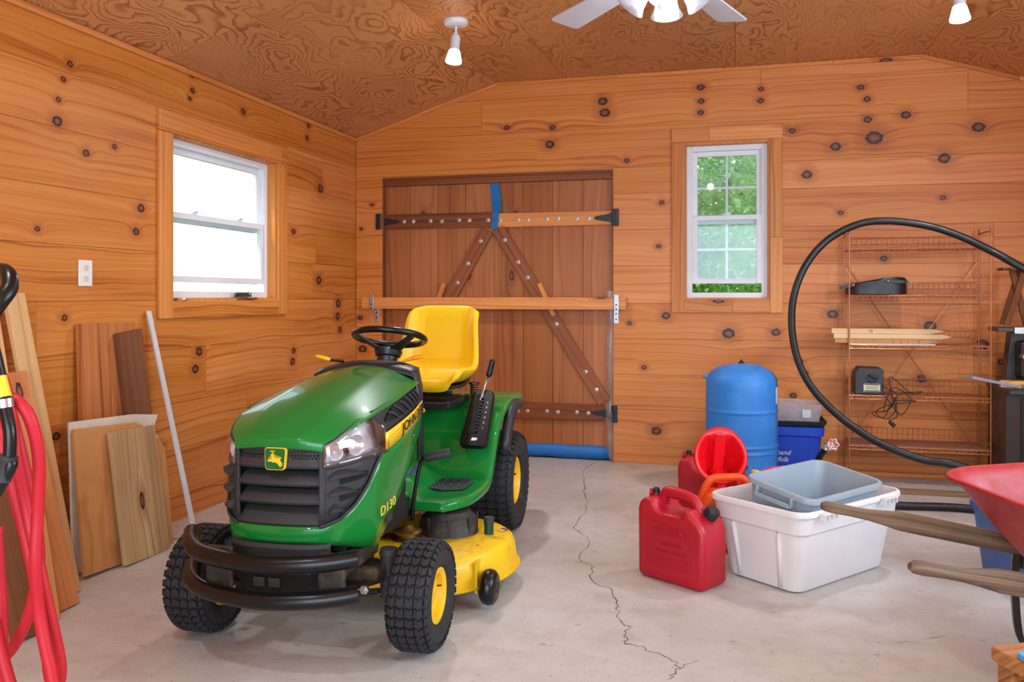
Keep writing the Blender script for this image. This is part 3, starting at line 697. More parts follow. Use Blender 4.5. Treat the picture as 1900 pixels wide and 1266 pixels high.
for k in range(4):
    a = math.radians(-88+90*k); d = Vector((math.cos(a)*.62, math.sin(a)*.62, -.78)).normalized(); base = Vector((math.cos(a)*.06, math.sin(a)*.06, -.345))
    M, L = aim(base, base+d)
    b = nb(); lathe(b, [(.022, 0), (.026, .025), (.032, .035)], 20, M); s = obj('lamp_holder', b, M_fan, fan, smooth=True, ang=50)
    b = nb(); lathe(b, [(.03, .03), (.04, .05), (.044, .08), (.05, .105), (.065, .132)], 28, M, caps=False); obj('glass_shade', b, M_shade, s, smooth=True, solid=.003, off=0)
    b = nb(); lathe(b, [(.012, .03), (.024, .06), (.026, .08), (.016, .1), (.001, .104)], 16, M); obj('bulb', b, glow('fan_bulb_%d' % k, (255, 244, 230), 1.6) if k == 0 else bpy.data.materials['fan_bulb_0'], s, smooth=True)
b = nb(); cyl(b, (0, -.04, -.375), (.0, -.17, -.50), .0015, n=5); pc = obj('pull_chain', b, M_steel, fan)
b = nb(); lathe(b, [(.001, -.012), (.009, -.008), (.012, 0), (.009, .008), (.001, .012)], 12, Matrix.Translation((0, -.17, -.51))); obj('chain_knob', b, plastic('knob_white', (250, 250, 250), .3, .02), pc, smooth=True)
l = bpy.data.lights.new('fan_light', 'POINT'); l.energy = 7; l.color = (.98, .97, .95); l.shadow_soft_size = .03
o = bpy.data.objects.new('fan_light', l); C.objects.link(o); o.location = (-.28, 3.41, ZC-.46)
# ------------------------------------------------------------------ riding mower
MOWER_YAW = math.atan2(.04, 1)
mow = thing('riding_mower', 'green and yellow riding lawn mower parked on the concrete floor', 'lawn mower', (-1.46, 2.71, 0), MOWER_YAW)
def L(s, r, z): return Vector((s, -r, z))
M_green = plastic('mower_green', (20, 122, 48), .34, .03, .15, coat=.7, scale=3, spec=.15)
M_yel = plastic('mower_yellow', (236, 190, 20), .4, .06, dirt=((92, 66, 26), 5, .56, .72))
M_seat = plastic('seat_yellow_vinyl', (240, 196, 16), .38, .04, bump=.1)
M_char = plastic('charcoal_plastic', (46, 46, 48), .6, .1, dirt=((82, 76, 70), 7, .55, .95))
M_bump = plastic('bumper_black', (13, 13, 15), .3, .15, .4, spec=.4)
M_rub = plastic('tyre_rubber', (34, 34, 36), .72, .2, bump=.3, dirt=((88, 80, 70), 8, .6, .9))
M_grim = plastic('grimy_metal', (52, 46, 40), .65, .3, metal=.3, dirt=((110, 90, 60), 12, .5, .8))
M_rimy = plastic('rim_yellow', (238, 188, 16), .4, .08)
M_void = plastic('engine_dark', (14, 13, 13), .9)
M_chrome = plastic('reflector_silver', (236, 238, 242), .25, .03, metal=.45, bump=.5, bscale=60)
kL = NT('lens'); tr_ = kL.n('BsdfTransparent', {0: (.97, .96, .98, 1)}); gl_ = kL.n('BsdfGlossy', {0: (1, 1, 1, 1), 1: .05}); M_lens = None
kL.t.links.new(kL.n('MixShader', {0: .16, 1: tr_.outputs[0], 2: gl_.outputs[0]}).outputs[0], kL.o.inputs[0]); M_lens = kL.m
M_dkgreen = plastic('emblem_green', (14, 96, 40), .35, .03)
M_ylw = plastic('emblem_yellow', (246, 204, 40), .4, .03)
PLAN = [(0, .236), (.10, .228), (.155, .21), (.20, .175), (.245, .095), (.275, .01), (.284, -.12), (.28, -.28), (.265, -.41), (.25, -.50)]
def plan(a, off=0.0):
    a = max(0, min(len(PLAN)-1, a)); i = min(int(a), len(PLAN)-2); t = a-i
    g = lambda j: Vector(PLAN[max(0, min(len(PLAN)-1, j))]) if j >= 0 else Vector((-PLAN[-j][0], PLAN[-j][1]))
    p0, p1, p2, p3 = g(i-1), g(i), g(i+1), g(i+2)
    q = .5*((2*p1)+(p2-p0)*t+(2*p0-5*p1+4*p2-p3)*t*t+(3*p1-p0-3*p2+p3)*t**3)
    if off:
        d = .5*((p2-p0)+2*t*(2*p0-5*p1+4*p2-p3)+3*t*t*(3*p1-p0-3*p2+p3)); n = Vector((-d.y, d.x)).normalized(); q = q+n*off
    return q
def patch(bm, a0, a1, zb, zt, off=0, na=12, nz=3, sgn=1, bulge=0):
    rows = []
    for i in range(na+1):
        f = i/na; a = a0+(a1-a0)*f; row = []
        for j in range(nz+1):
            h = j/nz; z0, z1 = zb(f), zt(f); p = plan(a, off+bulge*math.sin(PI*h)*math.sin(PI*f)**.5)
            row.append(L(sgn*p.x, p.y, z0+(z1-z0)*h))
        rows.append(row)
    return grid(bm, rows)
def lerpl(tab):
    def f(x):
        for (x0, y0), (x1, y1) in zip(tab, tab[1:]):
            if x <= x1: return y0+(y1-y0)*(x-x0)/(x1-x0) if x1 > x0 else y0
        return tab[-1][1]
    return f
# hood top
CT = spline([L(0, .240, .738), L(0, .19, .772), L(0, .05, .832), L(0, -.15, .878), L(0, -.35, .906), L(0, -.50, .917), L(0, -.54, .915)], 5)
ET = spline([L(.160, .214, .722), L(.206, .158, .752), L(.246, .04, .785), L(.258, -.15, .813), L(.252, -.36, .838), L(.238, -.50, .850), L(.226, -.545, .846)], 5)
rows = []
lip = [-.034, -.014]
def hood_row(c, e, drop=0, inn=0):
    row = []
    for k in range(-14, 15):
        f = k/14; g = abs(f)
        z = e.z+(c.z-e.z)*(1-g**1.9); y = c.y+(e.y-c.y)*g**2
        z += .003*math.exp(-((g-.5)/.12)**2)*(1 if drop == 0 else 0)
        row.append(Vector((e.x*f*(1-inn), y+inn*.1, z+drop)))
    return row
rows.append(hood_row(CT[0], ET[0], -.030, .0)); rows.append(hood_row(CT[0], ET[0], -.012, 0))
for c, e in zip(CT, ET): rows.append(hood_row(c, e))
b = grid(nb(), rows); obj('hood', b, M_green, mow, smooth=True, ang=50, solid=.006, sub=1)
# green skirt that wraps the front and runs back as the flanks
b = nb()
lowz = lerpl([(0, .402), (1.5, .40), (3, .385), (4, .36), (4.9, .345), (5.5, .39), (6, .43), (7, .535), (8, .61), (9, .655)])
upz = lerpl([(0, .455), (2, .455), (3, .475), (3.6, .51), (4.3, .575), (4.8, .64), (5.1, .668), (6, .69), (7, .715), (8, .735), (9, .748)])
for sg in (1, -1):
    R = []
    for i in range(73):
        a = i*.125; z0, z1 = lowz(a), upz(a); row = []
        for j in range(6):
            h = j/5; tap = .012*(1-h)*min(1, a/4); ridge = .004*math.sin(PI*h) ; p = plan(a, -tap+ridge)
            row.append(L(sg*p.x, p.y, z0+(z1-z0)*h))
        R.append(row)
    grid(b, R)
obj('side_panel', b, M_green, mow, smooth=True, ang=45, solid=.008)
# black surround strip: between skirt and hood
b = nb()
def spt(a, h, off, sg):
    z0, z1 = upz(a)-.004, topz(a)+.002; p = plan(a, off-.036*max(0, h)**1.3); return L(sg*p.x, p.y, z0+(z1-z0)*h)
def strip_patch(bm, a0, a1, hb, ht, off, na, nz, sg):
    R = []
    for i in range(na+1):
        a = a0+(a1-a0)*i/na; R.append([spt(a, hb(a)+(ht(a)-hb(a))*j/nz, off, sg) for j in range(nz+1)])
    return grid(bm, R)
topz = lerpl([(0, .715), (2, .705), (3, .742), (4, .778), (5, .80), (6, .816), (7, .832), (8, .843), (9, .85)])
for sg in (1, -1):
    b = nb()
    strip_patch(b, 5.0, 9, lambda a: 0, lambda a: 1, -.006, 20, 4, sg)
    patch(b, 1.95, 5.05, lambda f: upz(1.95+3.1*f)-.004, lambda f: lerpl([(0, .66), (.6, .665), (1, .68)])(f), -.004, 24, 4, sg)
    obj('grille_surround', b, M_char, mow, smooth=True, solid=.008)
b = nb(); box(b, L(-.2, .15, .36), L(.2, -.45, .70)); obj('engine_bay', b, M_void, mow)
# centre grille: frame, perforated band and louvres
b = nb()
for sg in (1, -1): patch(b, 1.75, 2.12, lambda f: .45, lambda f: .70, .002, 4, 4, sg)
patch(b, 0, 1.8, lambda f: .696, lambda f: .712, -.004, 8, 2, 1); patch(b, 0, 1.8, lambda f: .696, lambda f: .712, -.004, 8, 2, -1)
obj('grille_frame', b, M_char, mow, smooth=True, solid=.012)
def louvre(z0, z1, depth):
    b = nb(); R = []
    for i in range(-12, 13):
        a = abs(i)/12*1.78; sg = 1 if i >= 0 else -1; row = []
        for off, z in ((-.045, z1), (-depth, z1-.004), (-.002, z0+.014), (.001, z0+.008), (-.004, z0), (-.05, z0+.004)):
            p = plan(a, off); e = .85+.15*(1-abs(i)/12); row.append(L(sg*p.x, p.y, z))
        R.append(row)
    grid(b, R, wrap=True, cap=True); return obj('grille_slat', b, M_char, mow, smooth=True, ang=35)
louvre(.640, .698, .014); louvre(.583, .628, .034); louvre(.524, .570, .034); louvre(.455, .512, .034)
b = nb()
for sg in (1, -1):
    for rw in range(2):
        for i in range(9):
            s = (.052+.0105*i+.005*rw)*sg; p = plan(abs(s)/.1 if abs(s) < .1 else 1+(abs(s)-.1)/.055, -.0095)
            lathe(b, [(.0036, 0), (.0036, .003)], 6, frame(L(s, p.y, .684-.009*rw-.001), (1, 0, 0), (0, 0, 1), (0, -1, 0)))
obj('mesh_hole', b, M_void, mow, kind='stuff')
# emblem with the leaping deer
EM = frame(L(.004, .232, .674), (.8, 0, 0), (0, .05, .8), (0, -1, .06))
em = obj('emblem', prism(nb(), fillet([(-.042, -.045), (.042, -.045), (.048, .045), (-.048, .045)], .014, 4), .014, EM), M_ylw, mow, bevel=.001)
b = prism(nb(), fillet([(-.0385, -.0415), (.0385, -.0415), (.0445, .0415), (-.0445, .0415)], .012, 4), .0025, EM @ Matrix.Translation((0, 0, .0135))); obj('emblem_field', b, M_dkgreen, em)
deer = [(-30, -8), (-22, -11), (-14, -9), (-9, -13), (0, -12), (8, -14), (16, -20), (21, -27), (26, -31), (27, -28), (24, -23), (27, -17), (31, -20), (33, -26), (34, -22), (32, -14), (26, -8), (24, 0), (27, 5), (30, 4), (29, 8), (24, 7), (18, 4), (8, 4), (0, 6), (-4, 10), (-7, 17), (-6, 20), (-10, 22), (-16, 19), (-17, 16), (-12, 15), (-12, 9), (-14, 2), (-13, -3), (-22, -4), (-29, -3)]
dm = nb(); v = [dm.verts.new((x*.001*1.02, y*.001*1.02-.001, 0)) for x, y in deer]; f = dm.faces.new(v); bmesh.ops.triangulate(dm, faces=[f])
for pts in (((-9, 21), (-13, 27), (-14, 33)), ((-12, 26), (-18, 29), (-19, 33)), ((-7, 20), (-6, 27), (-8, 33)), ((-6, 26), (-1, 30), (-1, 34)), ((-9, 29), (-11, 35))):
    q = [Vector((x*.001, y*.001, 0)) for x, y in pts]; w_ = Vector((.0009, 0, 0)); grid(dm, [[p-w_, p+w_] for p in q])
r_ = bmesh.ops.extrude_face_region(dm, geom=dm.faces[:]); bmesh.ops.translate(dm, verts=[g for g in r_['geom'] if isinstance(g, bmesh.types.BMVert)], vec=(0, 0, .0016))
dm.transform(EM @ Matrix.Translation((0, 0, .0155))); obj('emblem_deer', dm, M_ylw, em)
# headlights and side fins
def hp(a, z, off, sg):
    p = plan(a, off-.036*max(0, min(1, (z-.695)/.09))**1.2*max(0, min(1, (a-2.2)/1.8))); return L(sg*p.x, p.y, z)
def hpatch(bm, zb, zt, off, a0, a1, na, nz, sg, bulge):
    R = []
    for i in range(na+1):
        f = i/na; R.append([hp(a0+(a1-a0)*f, zb(f)+(zt(f)-zb(f))*j/nz, off+bulge*math.sin(PI*j/nz)*math.sin(PI*f)**.5, sg) for j in range(nz+1)])
    return grid(bm, R)
for sg in (1, -1):
    zb_ = lambda f: .648+.022*f; zt_ = lerpl([(0, .712), (.25, .736), (.62, .780), (.88, .780), (1, .752)])
    b = nb(); hpatch(b, zb_, zt_, -.024, 2.02, 5.38, 14, 6, sg, -.02); h = obj('headlight', b, M_chrome, mow, smooth=True, solid=.004, label='clear headlight with silver reflector')
    b = nb(); hpatch(b, lambda f: zb_(f)-.004, lambda f: zt_(f)+.003, .006, 2.02, 5.42, 16, 6, sg, .006); obj('lens', b, M_lens, h, smooth=True, solid=.003)
    for a, rr, zz in ((3.75, .034, .705), (2.8, .024, .688)):
        p = plan(a, -.022); q = plan(a, .03); d = Vector((sg*(q.x-p.x), -(q.y-p.y), 0)).normalized()
        M, _ = aim(L(sg*p.x, p.y, zz)-d*.012, L(sg*p.x, p.y, zz)+d)
        b = lathe(nb(), [(.004, .002), (rr*.5, .004), (rr*.85, .014), (rr, .028), (rr*1.04, .028)], 20, M, caps=False); obj('reflector_bowl', b, M_chrome, h, smooth=True)
        b = lathe(nb(), [(.001, .024), (.007, .02), (.008, .01), (.008, .002)], 12, M); obj('bulb', b, M_white, h, smooth=True)
    b = nb()   # rim around the lens
    edge = [(2.02+3.4*i/12, zt_(i/12)+.004) for i in range(13)]+[(5.42, .70), (5.42, .668)]+[(2.02+3.4*(12-i)/12, zb_((12-i)/12)-.006) for i in range(13)]
    tube(b, [hp(a, z, .001, sg) for a, z in edge], .004, 6, closed=True); obj('bezel', b, M_char, h, smooth=True)
    b = tube(nb(), [L(sg*plan(a, .003).x, plan(a, .003).y, upz(a)+.001) for a in [1.8+3.4*i/30 for i in range(31)]], .0055, 6); obj('surround_edge', b, M_char, mow, smooth=True)
    for z0, a1 in ((.600, 4.15), (.545, 3.8), (.49, 3.2)):
        b = nb(); R = []
        for i in range(9):
            f = i/8; a = 2.35+(a1-2.35)*f; hgt = .034*math.sin(PI*min(1, .18+f*.9))**.7; o1 = .018*math.sin(PI*min(1, .1+.85*f)); row = []
            for oo, zz in ((-.012, hgt), (o1, hgt*.55), (o1*.9, hgt*.2), (-.012, 0)): p = plan(a, oo+.002); row.append(L(sg*p.x, p.y, z0+zz+.01*f))
            R.append(row)
        grid(b, R, wrap=True, cap=True); obj('side_fin', b, M_char, mow, smooth=True, ang=45)
        b = nb(); patch(b, 3.0, a1+.12, lambda f, z0=z0: z0-.014+.01*f, lambda f, z0=z0: z0+.004+.014*f, .0008, 6, 1, sg); obj('side_slot', b, M_void, mow)
# yellow stripe, side vent, lettering
def bend_text(name, s, size, mat, parent, a0, a1, zc, off, sg):
    t_ = text(name, s, size, Matrix(), mat, parent, .0009); xs = [v.co.x for v in t_.data.vertices]; x0, x1 = min(xs), max(xs)
    for v in t_.data.vertices:
        u = (v.co.x-x0)/(x1-x0); u = u if sg > 0 else 1-u; a = a0+(a1-a0)*u; p = plan(a, off+v.co.z+.0012); v.co = L(sg*p.x, p.y, zc(a)+v.co.y)
for sg in (1, -1):
    sb = lambda f: upz(5.25+3.6*f)-.006; stp = lambda f: upz(5.25+3.6*f)+.055-.018*f
    b = nb(); patch(b, 5.25, 8.85, sb, stp, .0035, 18, 2, sg); st = obj('stripe', b, M_ylw, mow, smooth=True, solid=.002, label='yellow stripe with black lettering')
    for q in range(3):
        b = nb(); patch(b, 5.3, 6.7, lambda f, q=q: sb(f*.39)+.012+.013*q, lambda f, q=q: sb(f*.39)+.0135+.013*q, .0062, 8, 1, sg); obj('pinstripe', b, plastic('pinstripe_gold', (198, 150, 20), .4, .02) if 'pinstripe_gold' not in bpy.data.materials else bpy.data.materials['pinstripe_gold'], st)
    # letters bent to the flank
    pa, pb = plan(6.3, .0062), plan(8.75, .0062); A = L(sg*pa.x, pa.y, (sb(.30)+stp(.30))/2); B = L(sg*pb.x, pb.y, (sb(.97)+stp(.97))/2)
    xd = (B-A).normalized() if sg > 0 else (A-B).normalized(); n_ = xd.cross(Vector((0, 0, 1))).normalized(); yd = n_.cross(xd)
    bend_text('lettering', 'JOHN DEERE', .052, M_blk, st, 6.25, 8.75, lambda a: (sb((a-5.25)/3.6)+stp((a-5.25)/3.6))/2, .0062, sg)
    hb_ = lerpl([(5.6, .62), (6.2, .52), (8.75, .46)]); ht_ = lerpl([(5.6, .68), (6.2, .86), (8.4, .88), (8.75, .8)])
    b = nb(); strip_patch(b, 5.6, 8.75, hb_, ht_, .004, 16, 2, sg); vt = obj('side_vent', b, M_void, mow, smooth=True)
    for q in range(7):
        a = 5.95+q*.40; b = tube(nb(), spline([spt(a+.3, hb_(a)-.02, .007, sg), spt(a+.12, .68, .010, sg), spt(a-.12, ht_(a)+.01, .007, sg)], 3), .005, 6); obj('vent_rib', b, M_char, vt, smooth=True)
    # model plate
    pa, pb = plan(5.0, .004), plan(5.75, .004); A = L(sg*pa.x, pa.y, .46); B = L(sg*pb.x, pb.y, .475); xd = (B-A).normalized()*sg; n_ = xd.cross(Vector((0, 0, 1))).normalized(); yd = n_.cross(xd)
    bend_text('model_lettering', 'D130', .046, M_ylw, mow, 4.9, 5.8, lambda a: .462+.02*(a-4.9), .006, sg)
    b = prism(nb(), rrect(.042, .026, .004), .003, frame((A+B)/2+n_*.003-Vector((0, 0, .038)), xd, yd, n_)); obj('badge', b, M_char, mow)
# dash cowl, steering column and wheel
b = nb(); R = []
for (r, w, zt2) in ((-.50, .236, .905), (-.55, .232, .925), (-.62, .215, .932), (-.70, .18, .925), (-.78, .15, .90), (-.83, .14, .86)):
    row = []
    for k in range(-10, 11):
        f = k/10; g = abs(f); row.append(L(w*math.copysign(min(1, g*1.15), f) if g < .87 else w*math.copysign(1, f), r, zt2-.05*g**2.5-(0 if g < .87 else (g-.87)/.13*.32)))
    R.append(row)
R.append([Vector((p.x, p.y+.02, p.z-.25 if abs(i-10) < 9 else p.z-.02)) for i, p in enumerate(R[-1])])
grid(b, R); obj('dash_cowl', b, plastic('dash_black', (34, 36, 42), .4, .1), mow, smooth=True, solid=.006)
b = nb(); tube(b, [L(0, -.74, .88), L(0, -.775, .93), L(0, -.79, .955)], [.05, .042, .06], 14); sc = obj('steering_column', b, M_blk, mow, smooth=True)
wc = L(0, -.80, 1.018); tl = math.radians(16); ux = Vector((1, 0, 0)); uy = Vector((0, math.cos(tl), -math.sin(tl))); un = ux.cross(uy)
b = nb(); tube(b, [wc+ux*.155*math.cos(2*PI*i/40)+uy*.155*math.sin(2*PI*i/40) for i in range(40)], .0145, 10, closed=True); sw = obj('steering_wheel', b, M_bump, mow, smooth=True)
b = nb(); hb = wc-un*.075
lathe(b, [(.03, -.02), (.055, -.01), (.062, .012), (.05, .024), (.001, .028)], 24, frame(hb, ux, uy, un)); obj('hub', b, M_blk, sw, smooth=True, ang=50)
for ang_ in (205, 335, 90):
    a = math.radians(ang_); d = ux*math.cos(a)+uy*math.sin(a); sd = un.cross(d)
    R = []
    for f, w in ((.03, .038), (.07, .03), (.11, .024), (.15, .02)):
        c_ = hb+d*f+un*(.012+.066*((f-.03)/.12)**1.1); R.append([c_-sd*w, c_-sd*w*.6+un*.008, c_+sd*w*.6+un*.008, c_+sd*w, c_-un*.01])
    b = grid(nb(), R, wrap=True, cap=True); obj('spoke', b, M_blk, sw, smooth=True, ang=60)
M_orange = plastic('lever_orange', (246, 150, 20), .4, .03)
b = nb(); tube(b, [L(-.13, -.60, .925), L(-.20, -.60, .93)], .006, 8); tl_ = obj('throttle_lever', b, M_blk, mow)
b = nb(); tube(b, spline([L(-.19, -.60, .93), L(-.215, -.60, .936), L(-.255, -.60, .945)], 3), [.008, .012, .014, .0145, .014, .013, .011], 10, flat=.6); obj('grip', b, M_seat, tl_, smooth=True, label='yellow lever grip')
b = nb(); tube(b, spline([L(.05, -.70, .90), L(.085, -.72, .915), L(.12, -.74, .93), L(.165, -.75, .94)], 3), [.02, .02, .016, .013, .012, .013, .016, .018, .018, .013], 10, flat=.5); obj('choke_lever', b, M_orange, mow, smooth=True, label='orange lever')
b = lathe(nb(), [(.022, -.01), (.024, 0), (.018, .012), (.001, .014)], 16, frame(L(.10, -.66, .90), (1, 0, 0), (0, .5, .86), (0, -.86, .5))); obj('ignition_switch', b, M_blk, mow, smooth=True, ang=50)
b = lathe(nb(), [(.010, 0), (.010, .014), (.001, .016)], 14, frame(L(.172, -.75, .706), (1, 0, 0), (0, 0, 1), (0, -1, 0))); obj('marker_knob', b, M_orange, mow, smooth=True, ang=50)
# fender deck, tunnel and footboards
b = nb()
prof = [(-.60, .352), (-.66, .355), (-.80, .357), (-.96, .359), (-1.02, .37), (-1.07, .415), (-1.12, .495), (-1.18, .575), (-1.25, .635), (-1.34, .672), (-1.48, .69), (-1.64, .692), (-1.80, .68), (-1.90, .65), (-1.95, .58)]
R = []
for i, (r, z) in enumerate(prof):
    row = []; wo = .408 if r < -.7 else .408-.10*((r+.7)/.1)**1.5
    if r < -1.7: wo -= .05*((-1.7-r)/.25)**2
    for sgn_, seq in ((-1, (1, .99, .97, .80, .62, .45, .36, .30)), (1, (.30, .36, .45, .62, .80, .97, .99, 1))):
        for q in seq:
            s = wo*q; zt2 = max(z, {.30: .46, .36: .40}.get(q, 0) if r > -1.0 else 0)
            if q == 1: zt2 = z-.045
            elif q == .99: zt2 = z-.012
            row.append(L(sgn_*s, r, zt2))
    R.append(row)
R.insert(0, [Vector((p.x, p.y-.004, (.352-.045) if k in (0, 1, 2, 3, 4, 5, 10, 11, 12, 13, 14, 15) else p.z)) for k, p in enumerate(R[0])])
grid(b, R); obj('fender_deck', b, M_green, mow, smooth=True, ang=60, solid=.008, sub=1)
for sg in (1, -1):
    b = prism(nb(), fillet([(sg*.13, .80), (sg*.25, .76), (sg*.34, .80), (sg*.35, .94), (sg*.30, 1.0), (sg*.19, 1.0)], .02, 3), .006, Matrix.Translation((0, 0, .361))); fp = obj('foot_pad', b, plastic('foot_pad_rubber', (46, 54, 58), .6, .15) if 'foot_pad_rubber' not in bpy.data.materials else bpy.data.materials['foot_pad_rubber'], mow, label='ribbed black foot pad')
    b = nb()
    for i in range(9):
        for j in range(9):
            s, r = .17+.019*i+.009*(j % 2), -.80-.021*j
            if s+(.1 if r > -.78 else 0) < .335 and s > .13+(-.8-r)*.35: cbox(b, L(sg*s, r, .368), (.011, .004, .004), Matrix.Translation(L(sg*s, r, .368)) @ Matrix.Rotation(.7 if (i+j) % 2 else -.7, 4, 'Z') @ Matrix.Translation(-L(sg*s, r, .368)))
    obj('pad_tread', b, M_char, fp, kind='stuff')
    # black plastic wheel arch behind the green fender
    R = []
    for i in range(11):
        a = math.radians(22+i*8.5); c_ = (-1.52+.30*math.cos(a), .33+.345*math.sin(a)); row = []
        for s, dz in ((.395, -.002), (.425, 0), (.436, -.012), (.438, -.05)): row.append(L(sg*s, -1.52+(.30+dz)*math.cos(a), .33+(.345+dz)*math.sin(a)))
        R.append(row)
    b = grid(nb(), R); obj('wheel_arch', b, plastic('arch_black', (44, 44, 48), .45, .1) if 'arch_black' not in bpy.data.materials else bpy.data.materials['arch_black'], mow, smooth=True, solid=.006)
b = prism(nb(), [(-.075, 0), (.075, 0), (.075, .05), (-.075, .05)], .001, frame(L(.155, -.62, .45), (.05, 1, 0), (.5, 0, .86), (.86, 0, -.5))); obj('warning_decal', b, plastic('decal_print', (96, 104, 132), .5, .7, scale=60), mow, label='small printed warning decal')
# height lever console
bp0, bp1 = L(.315, -1.06, .485), L(.30, -1.34, .715)
xd = Vector((1, 0, 0)); yd = (bp1-bp0).normalized(); zd = xd.cross(yd); MC = frame((bp0+bp1)/2+zd*.004, xd, yd, zd); Ln = (bp1-bp0).length
b = prism(nb(), fillet([(-.068, -Ln/2), (.068, -Ln/2), (.055, Ln/2), (-.055, Ln/2)], [.03, .03, .05, .05], 5), .03, MC); con = obj('lever_console', b, M_bump, mow, bevel=.008)
b = prism(nb(), fillet([(-.034, -Ln*.30), (-.002, -Ln*.30), (-.002, Ln*.40), (-.034, Ln*.40)], .008, 3), .002, MC @ Matrix.Translation((0, 0, .0295))); obj('slot', b, M_void, con)
b = nb()
for i in range(11): cbox(b, (-.002+.004, -Ln*.26+i*Ln*.058, .033), (.014, .006, .008), MC)
obj('slot_teeth', b, M_char, con, kind='stuff')
for i, ch in enumerate(['1', '2', '3', '4', '5', '6']): text('number', ch, .016, MC @ Matrix.Translation((.03, -Ln*.2+i*Ln*.09, .0305)), M_white, con, .0005)
b = prism(nb(), [(-.014, -.008), (.012, -.006), (.016, .008), (-.01, .01)], .001, MC @ Matrix.Translation((.0, -Ln*.40, .0302))); obj('mower_symbol', b, M_white, con)
k0 = MC @ Vector((-.018, Ln*.18, .02)); k1 = L(.31, -1.36, .80); k2 = L(.325, -1.37, .865)
b = tube(nb(), [k0, k1], .006, 8); lv = obj('height_lever', b, M_steel, mow, smooth=True); b = tube(nb(), spline([k1, k1.lerp(k2, .5), k2+Vector((.004, 0, .02))], 4), [.013, .0145, .0155, .0155, .015, .0145, .015, .0155, .013], 10); obj('grip', b, M_bump, lv, smooth=True, label='black lever grip')
# seat
SX = .018
pr = spline([(-1.115, .735), (-1.105, .765), (-1.125, .795), (-1.20, .80), (-1.32, .792), (-1.42, .80), (-1.475, .83), (-1.505, .90), (-1.525, .98), (-1.55, 1.06), (-1.572, 1.118), (-1.592, 1.146), (-1.612, 1.150)] and [(a, c_, 0) for a, c_ in [(-1.115, .735), (-1.105, .765), (-1.125, .795), (-1.20, .80), (-1.32, .792), (-1.42, .80), (-1.475, .83), (-1.505, .90), (-1.525, .98), (-1.55, 1.06), (-1.572, 1.118), (-1.592, 1.146), (-1.612, 1.150)]], 4)
N_ = len(pr); R = []; Rb = []
for i, p in enumerate(pr):
    a = pr[max(0, i-1)]; c_ = pr[min(N_-1, i+1)]; d = (c_-a).normalized(); n_ = Vector((-d.y, d.x, 0))
    if i < 6: n_ = Vector((0, 1, 0)).lerp(n_, i/6).normalized()
    if n_.y < 0 and n_.x < 0: n_ = -n_
    t = i/(N_-1); e = max(0, min(1, (t-.22)/.42)); e = e*e*(3-2*e); an = math.radians(90-72*e); n_ = Vector((math.cos(an), math.sin(an), 0))
    w = .172+.026*math.sin(PI*min(1, t*1.35)) ; w *= 1 if t < .72 else 1-.34*((t-.72)/.28)**3.2
    if t < .10: w *= .86+.14*math.sin(PI/2*t/.10)
    wing = lerpl([(0, .014), (.08, .034), (.22, .058), (.5, .064), (.75, .05), (.88, .02), (.96, .0), (1, 0)])(t)
    row = []
    for k in range(-14, 15):
        f = k/14; g = abs(f); h = wing*max(0, (g-.42)/.58)**1.4
        # seams pressed into the vinyl
        sm = -.006*math.exp(-((g-.62)/.03)**2)*(1 if .12 < t < .97 else 0)
        if g < .62:
            for ts in (.56, .74): sm -= .006*math.exp(-((t-ts)/.008)**2)
        q = Vector((p.x, p.y, 0))+n_*(h+sm+.004*math.cos(f*1.5)); q.y -= .05*max(0, (g-.6)/.4)**2*max(0, (t-.86)/.14); row.append(L(SX+w*math.sin(f*1.45)/math.sin(1.45), q.x, q.y))
    R.append(row)
b = grid(nb(), R); obj('seat', b, M_seat, mow, smooth=True, solid=.03, sub=1, label='moulded yellow vinyl seat')
b = nb(); R2 = []
for i in range(0, N_, 3):
    p = pr[i]; t = i/(N_-1); d = (pr[min(N_-1, i+1)]-pr[max(0, i-1)]).normalized(); n_ = Vector((abs(d.y), abs(d.x), 0)); w = .165*(1 if t < .8 else 1-.3*((t-.8)/.2)**2)
    R2.append([L(SX+w*f, p.x-n_.x*(.034), p.y-n_.y*(.034)) for f in (-1, -.8, -.4, 0, .4, .8, 1)])
grid(b, R2); obj('seat_pan', b, M_blk, mow, smooth=True, solid=.012)
b = nb()
for s in (-.10, .19): cbox(b, L(s, -1.22, .690), (.022, .36, .03))
cbox(b, L(SX, -1.08, .685), (.31, .05, .028)); cbox(b, L(SX, -1.30, .694), (.28, .22, .016)); obj('seat_slide', b, plastic('slide_black', (22, 22, 24), .5, .2), mow, bevel=.003)
for s in (-.13, .225):
    b = nb(); tube(b, [L(s+.019*math.cos(i*.55), -1.40+.019*math.sin(i*.55), .68+i*.00105) for i in range(80)], .0035, 5); obj('seat_spring', b, M_blk, mow, smooth=True)
    b = cyl(nb(), L(s, -1.40, .755), L(s, -1.40, .765), .028); obj('spring_cap', b, M_blk, mow)
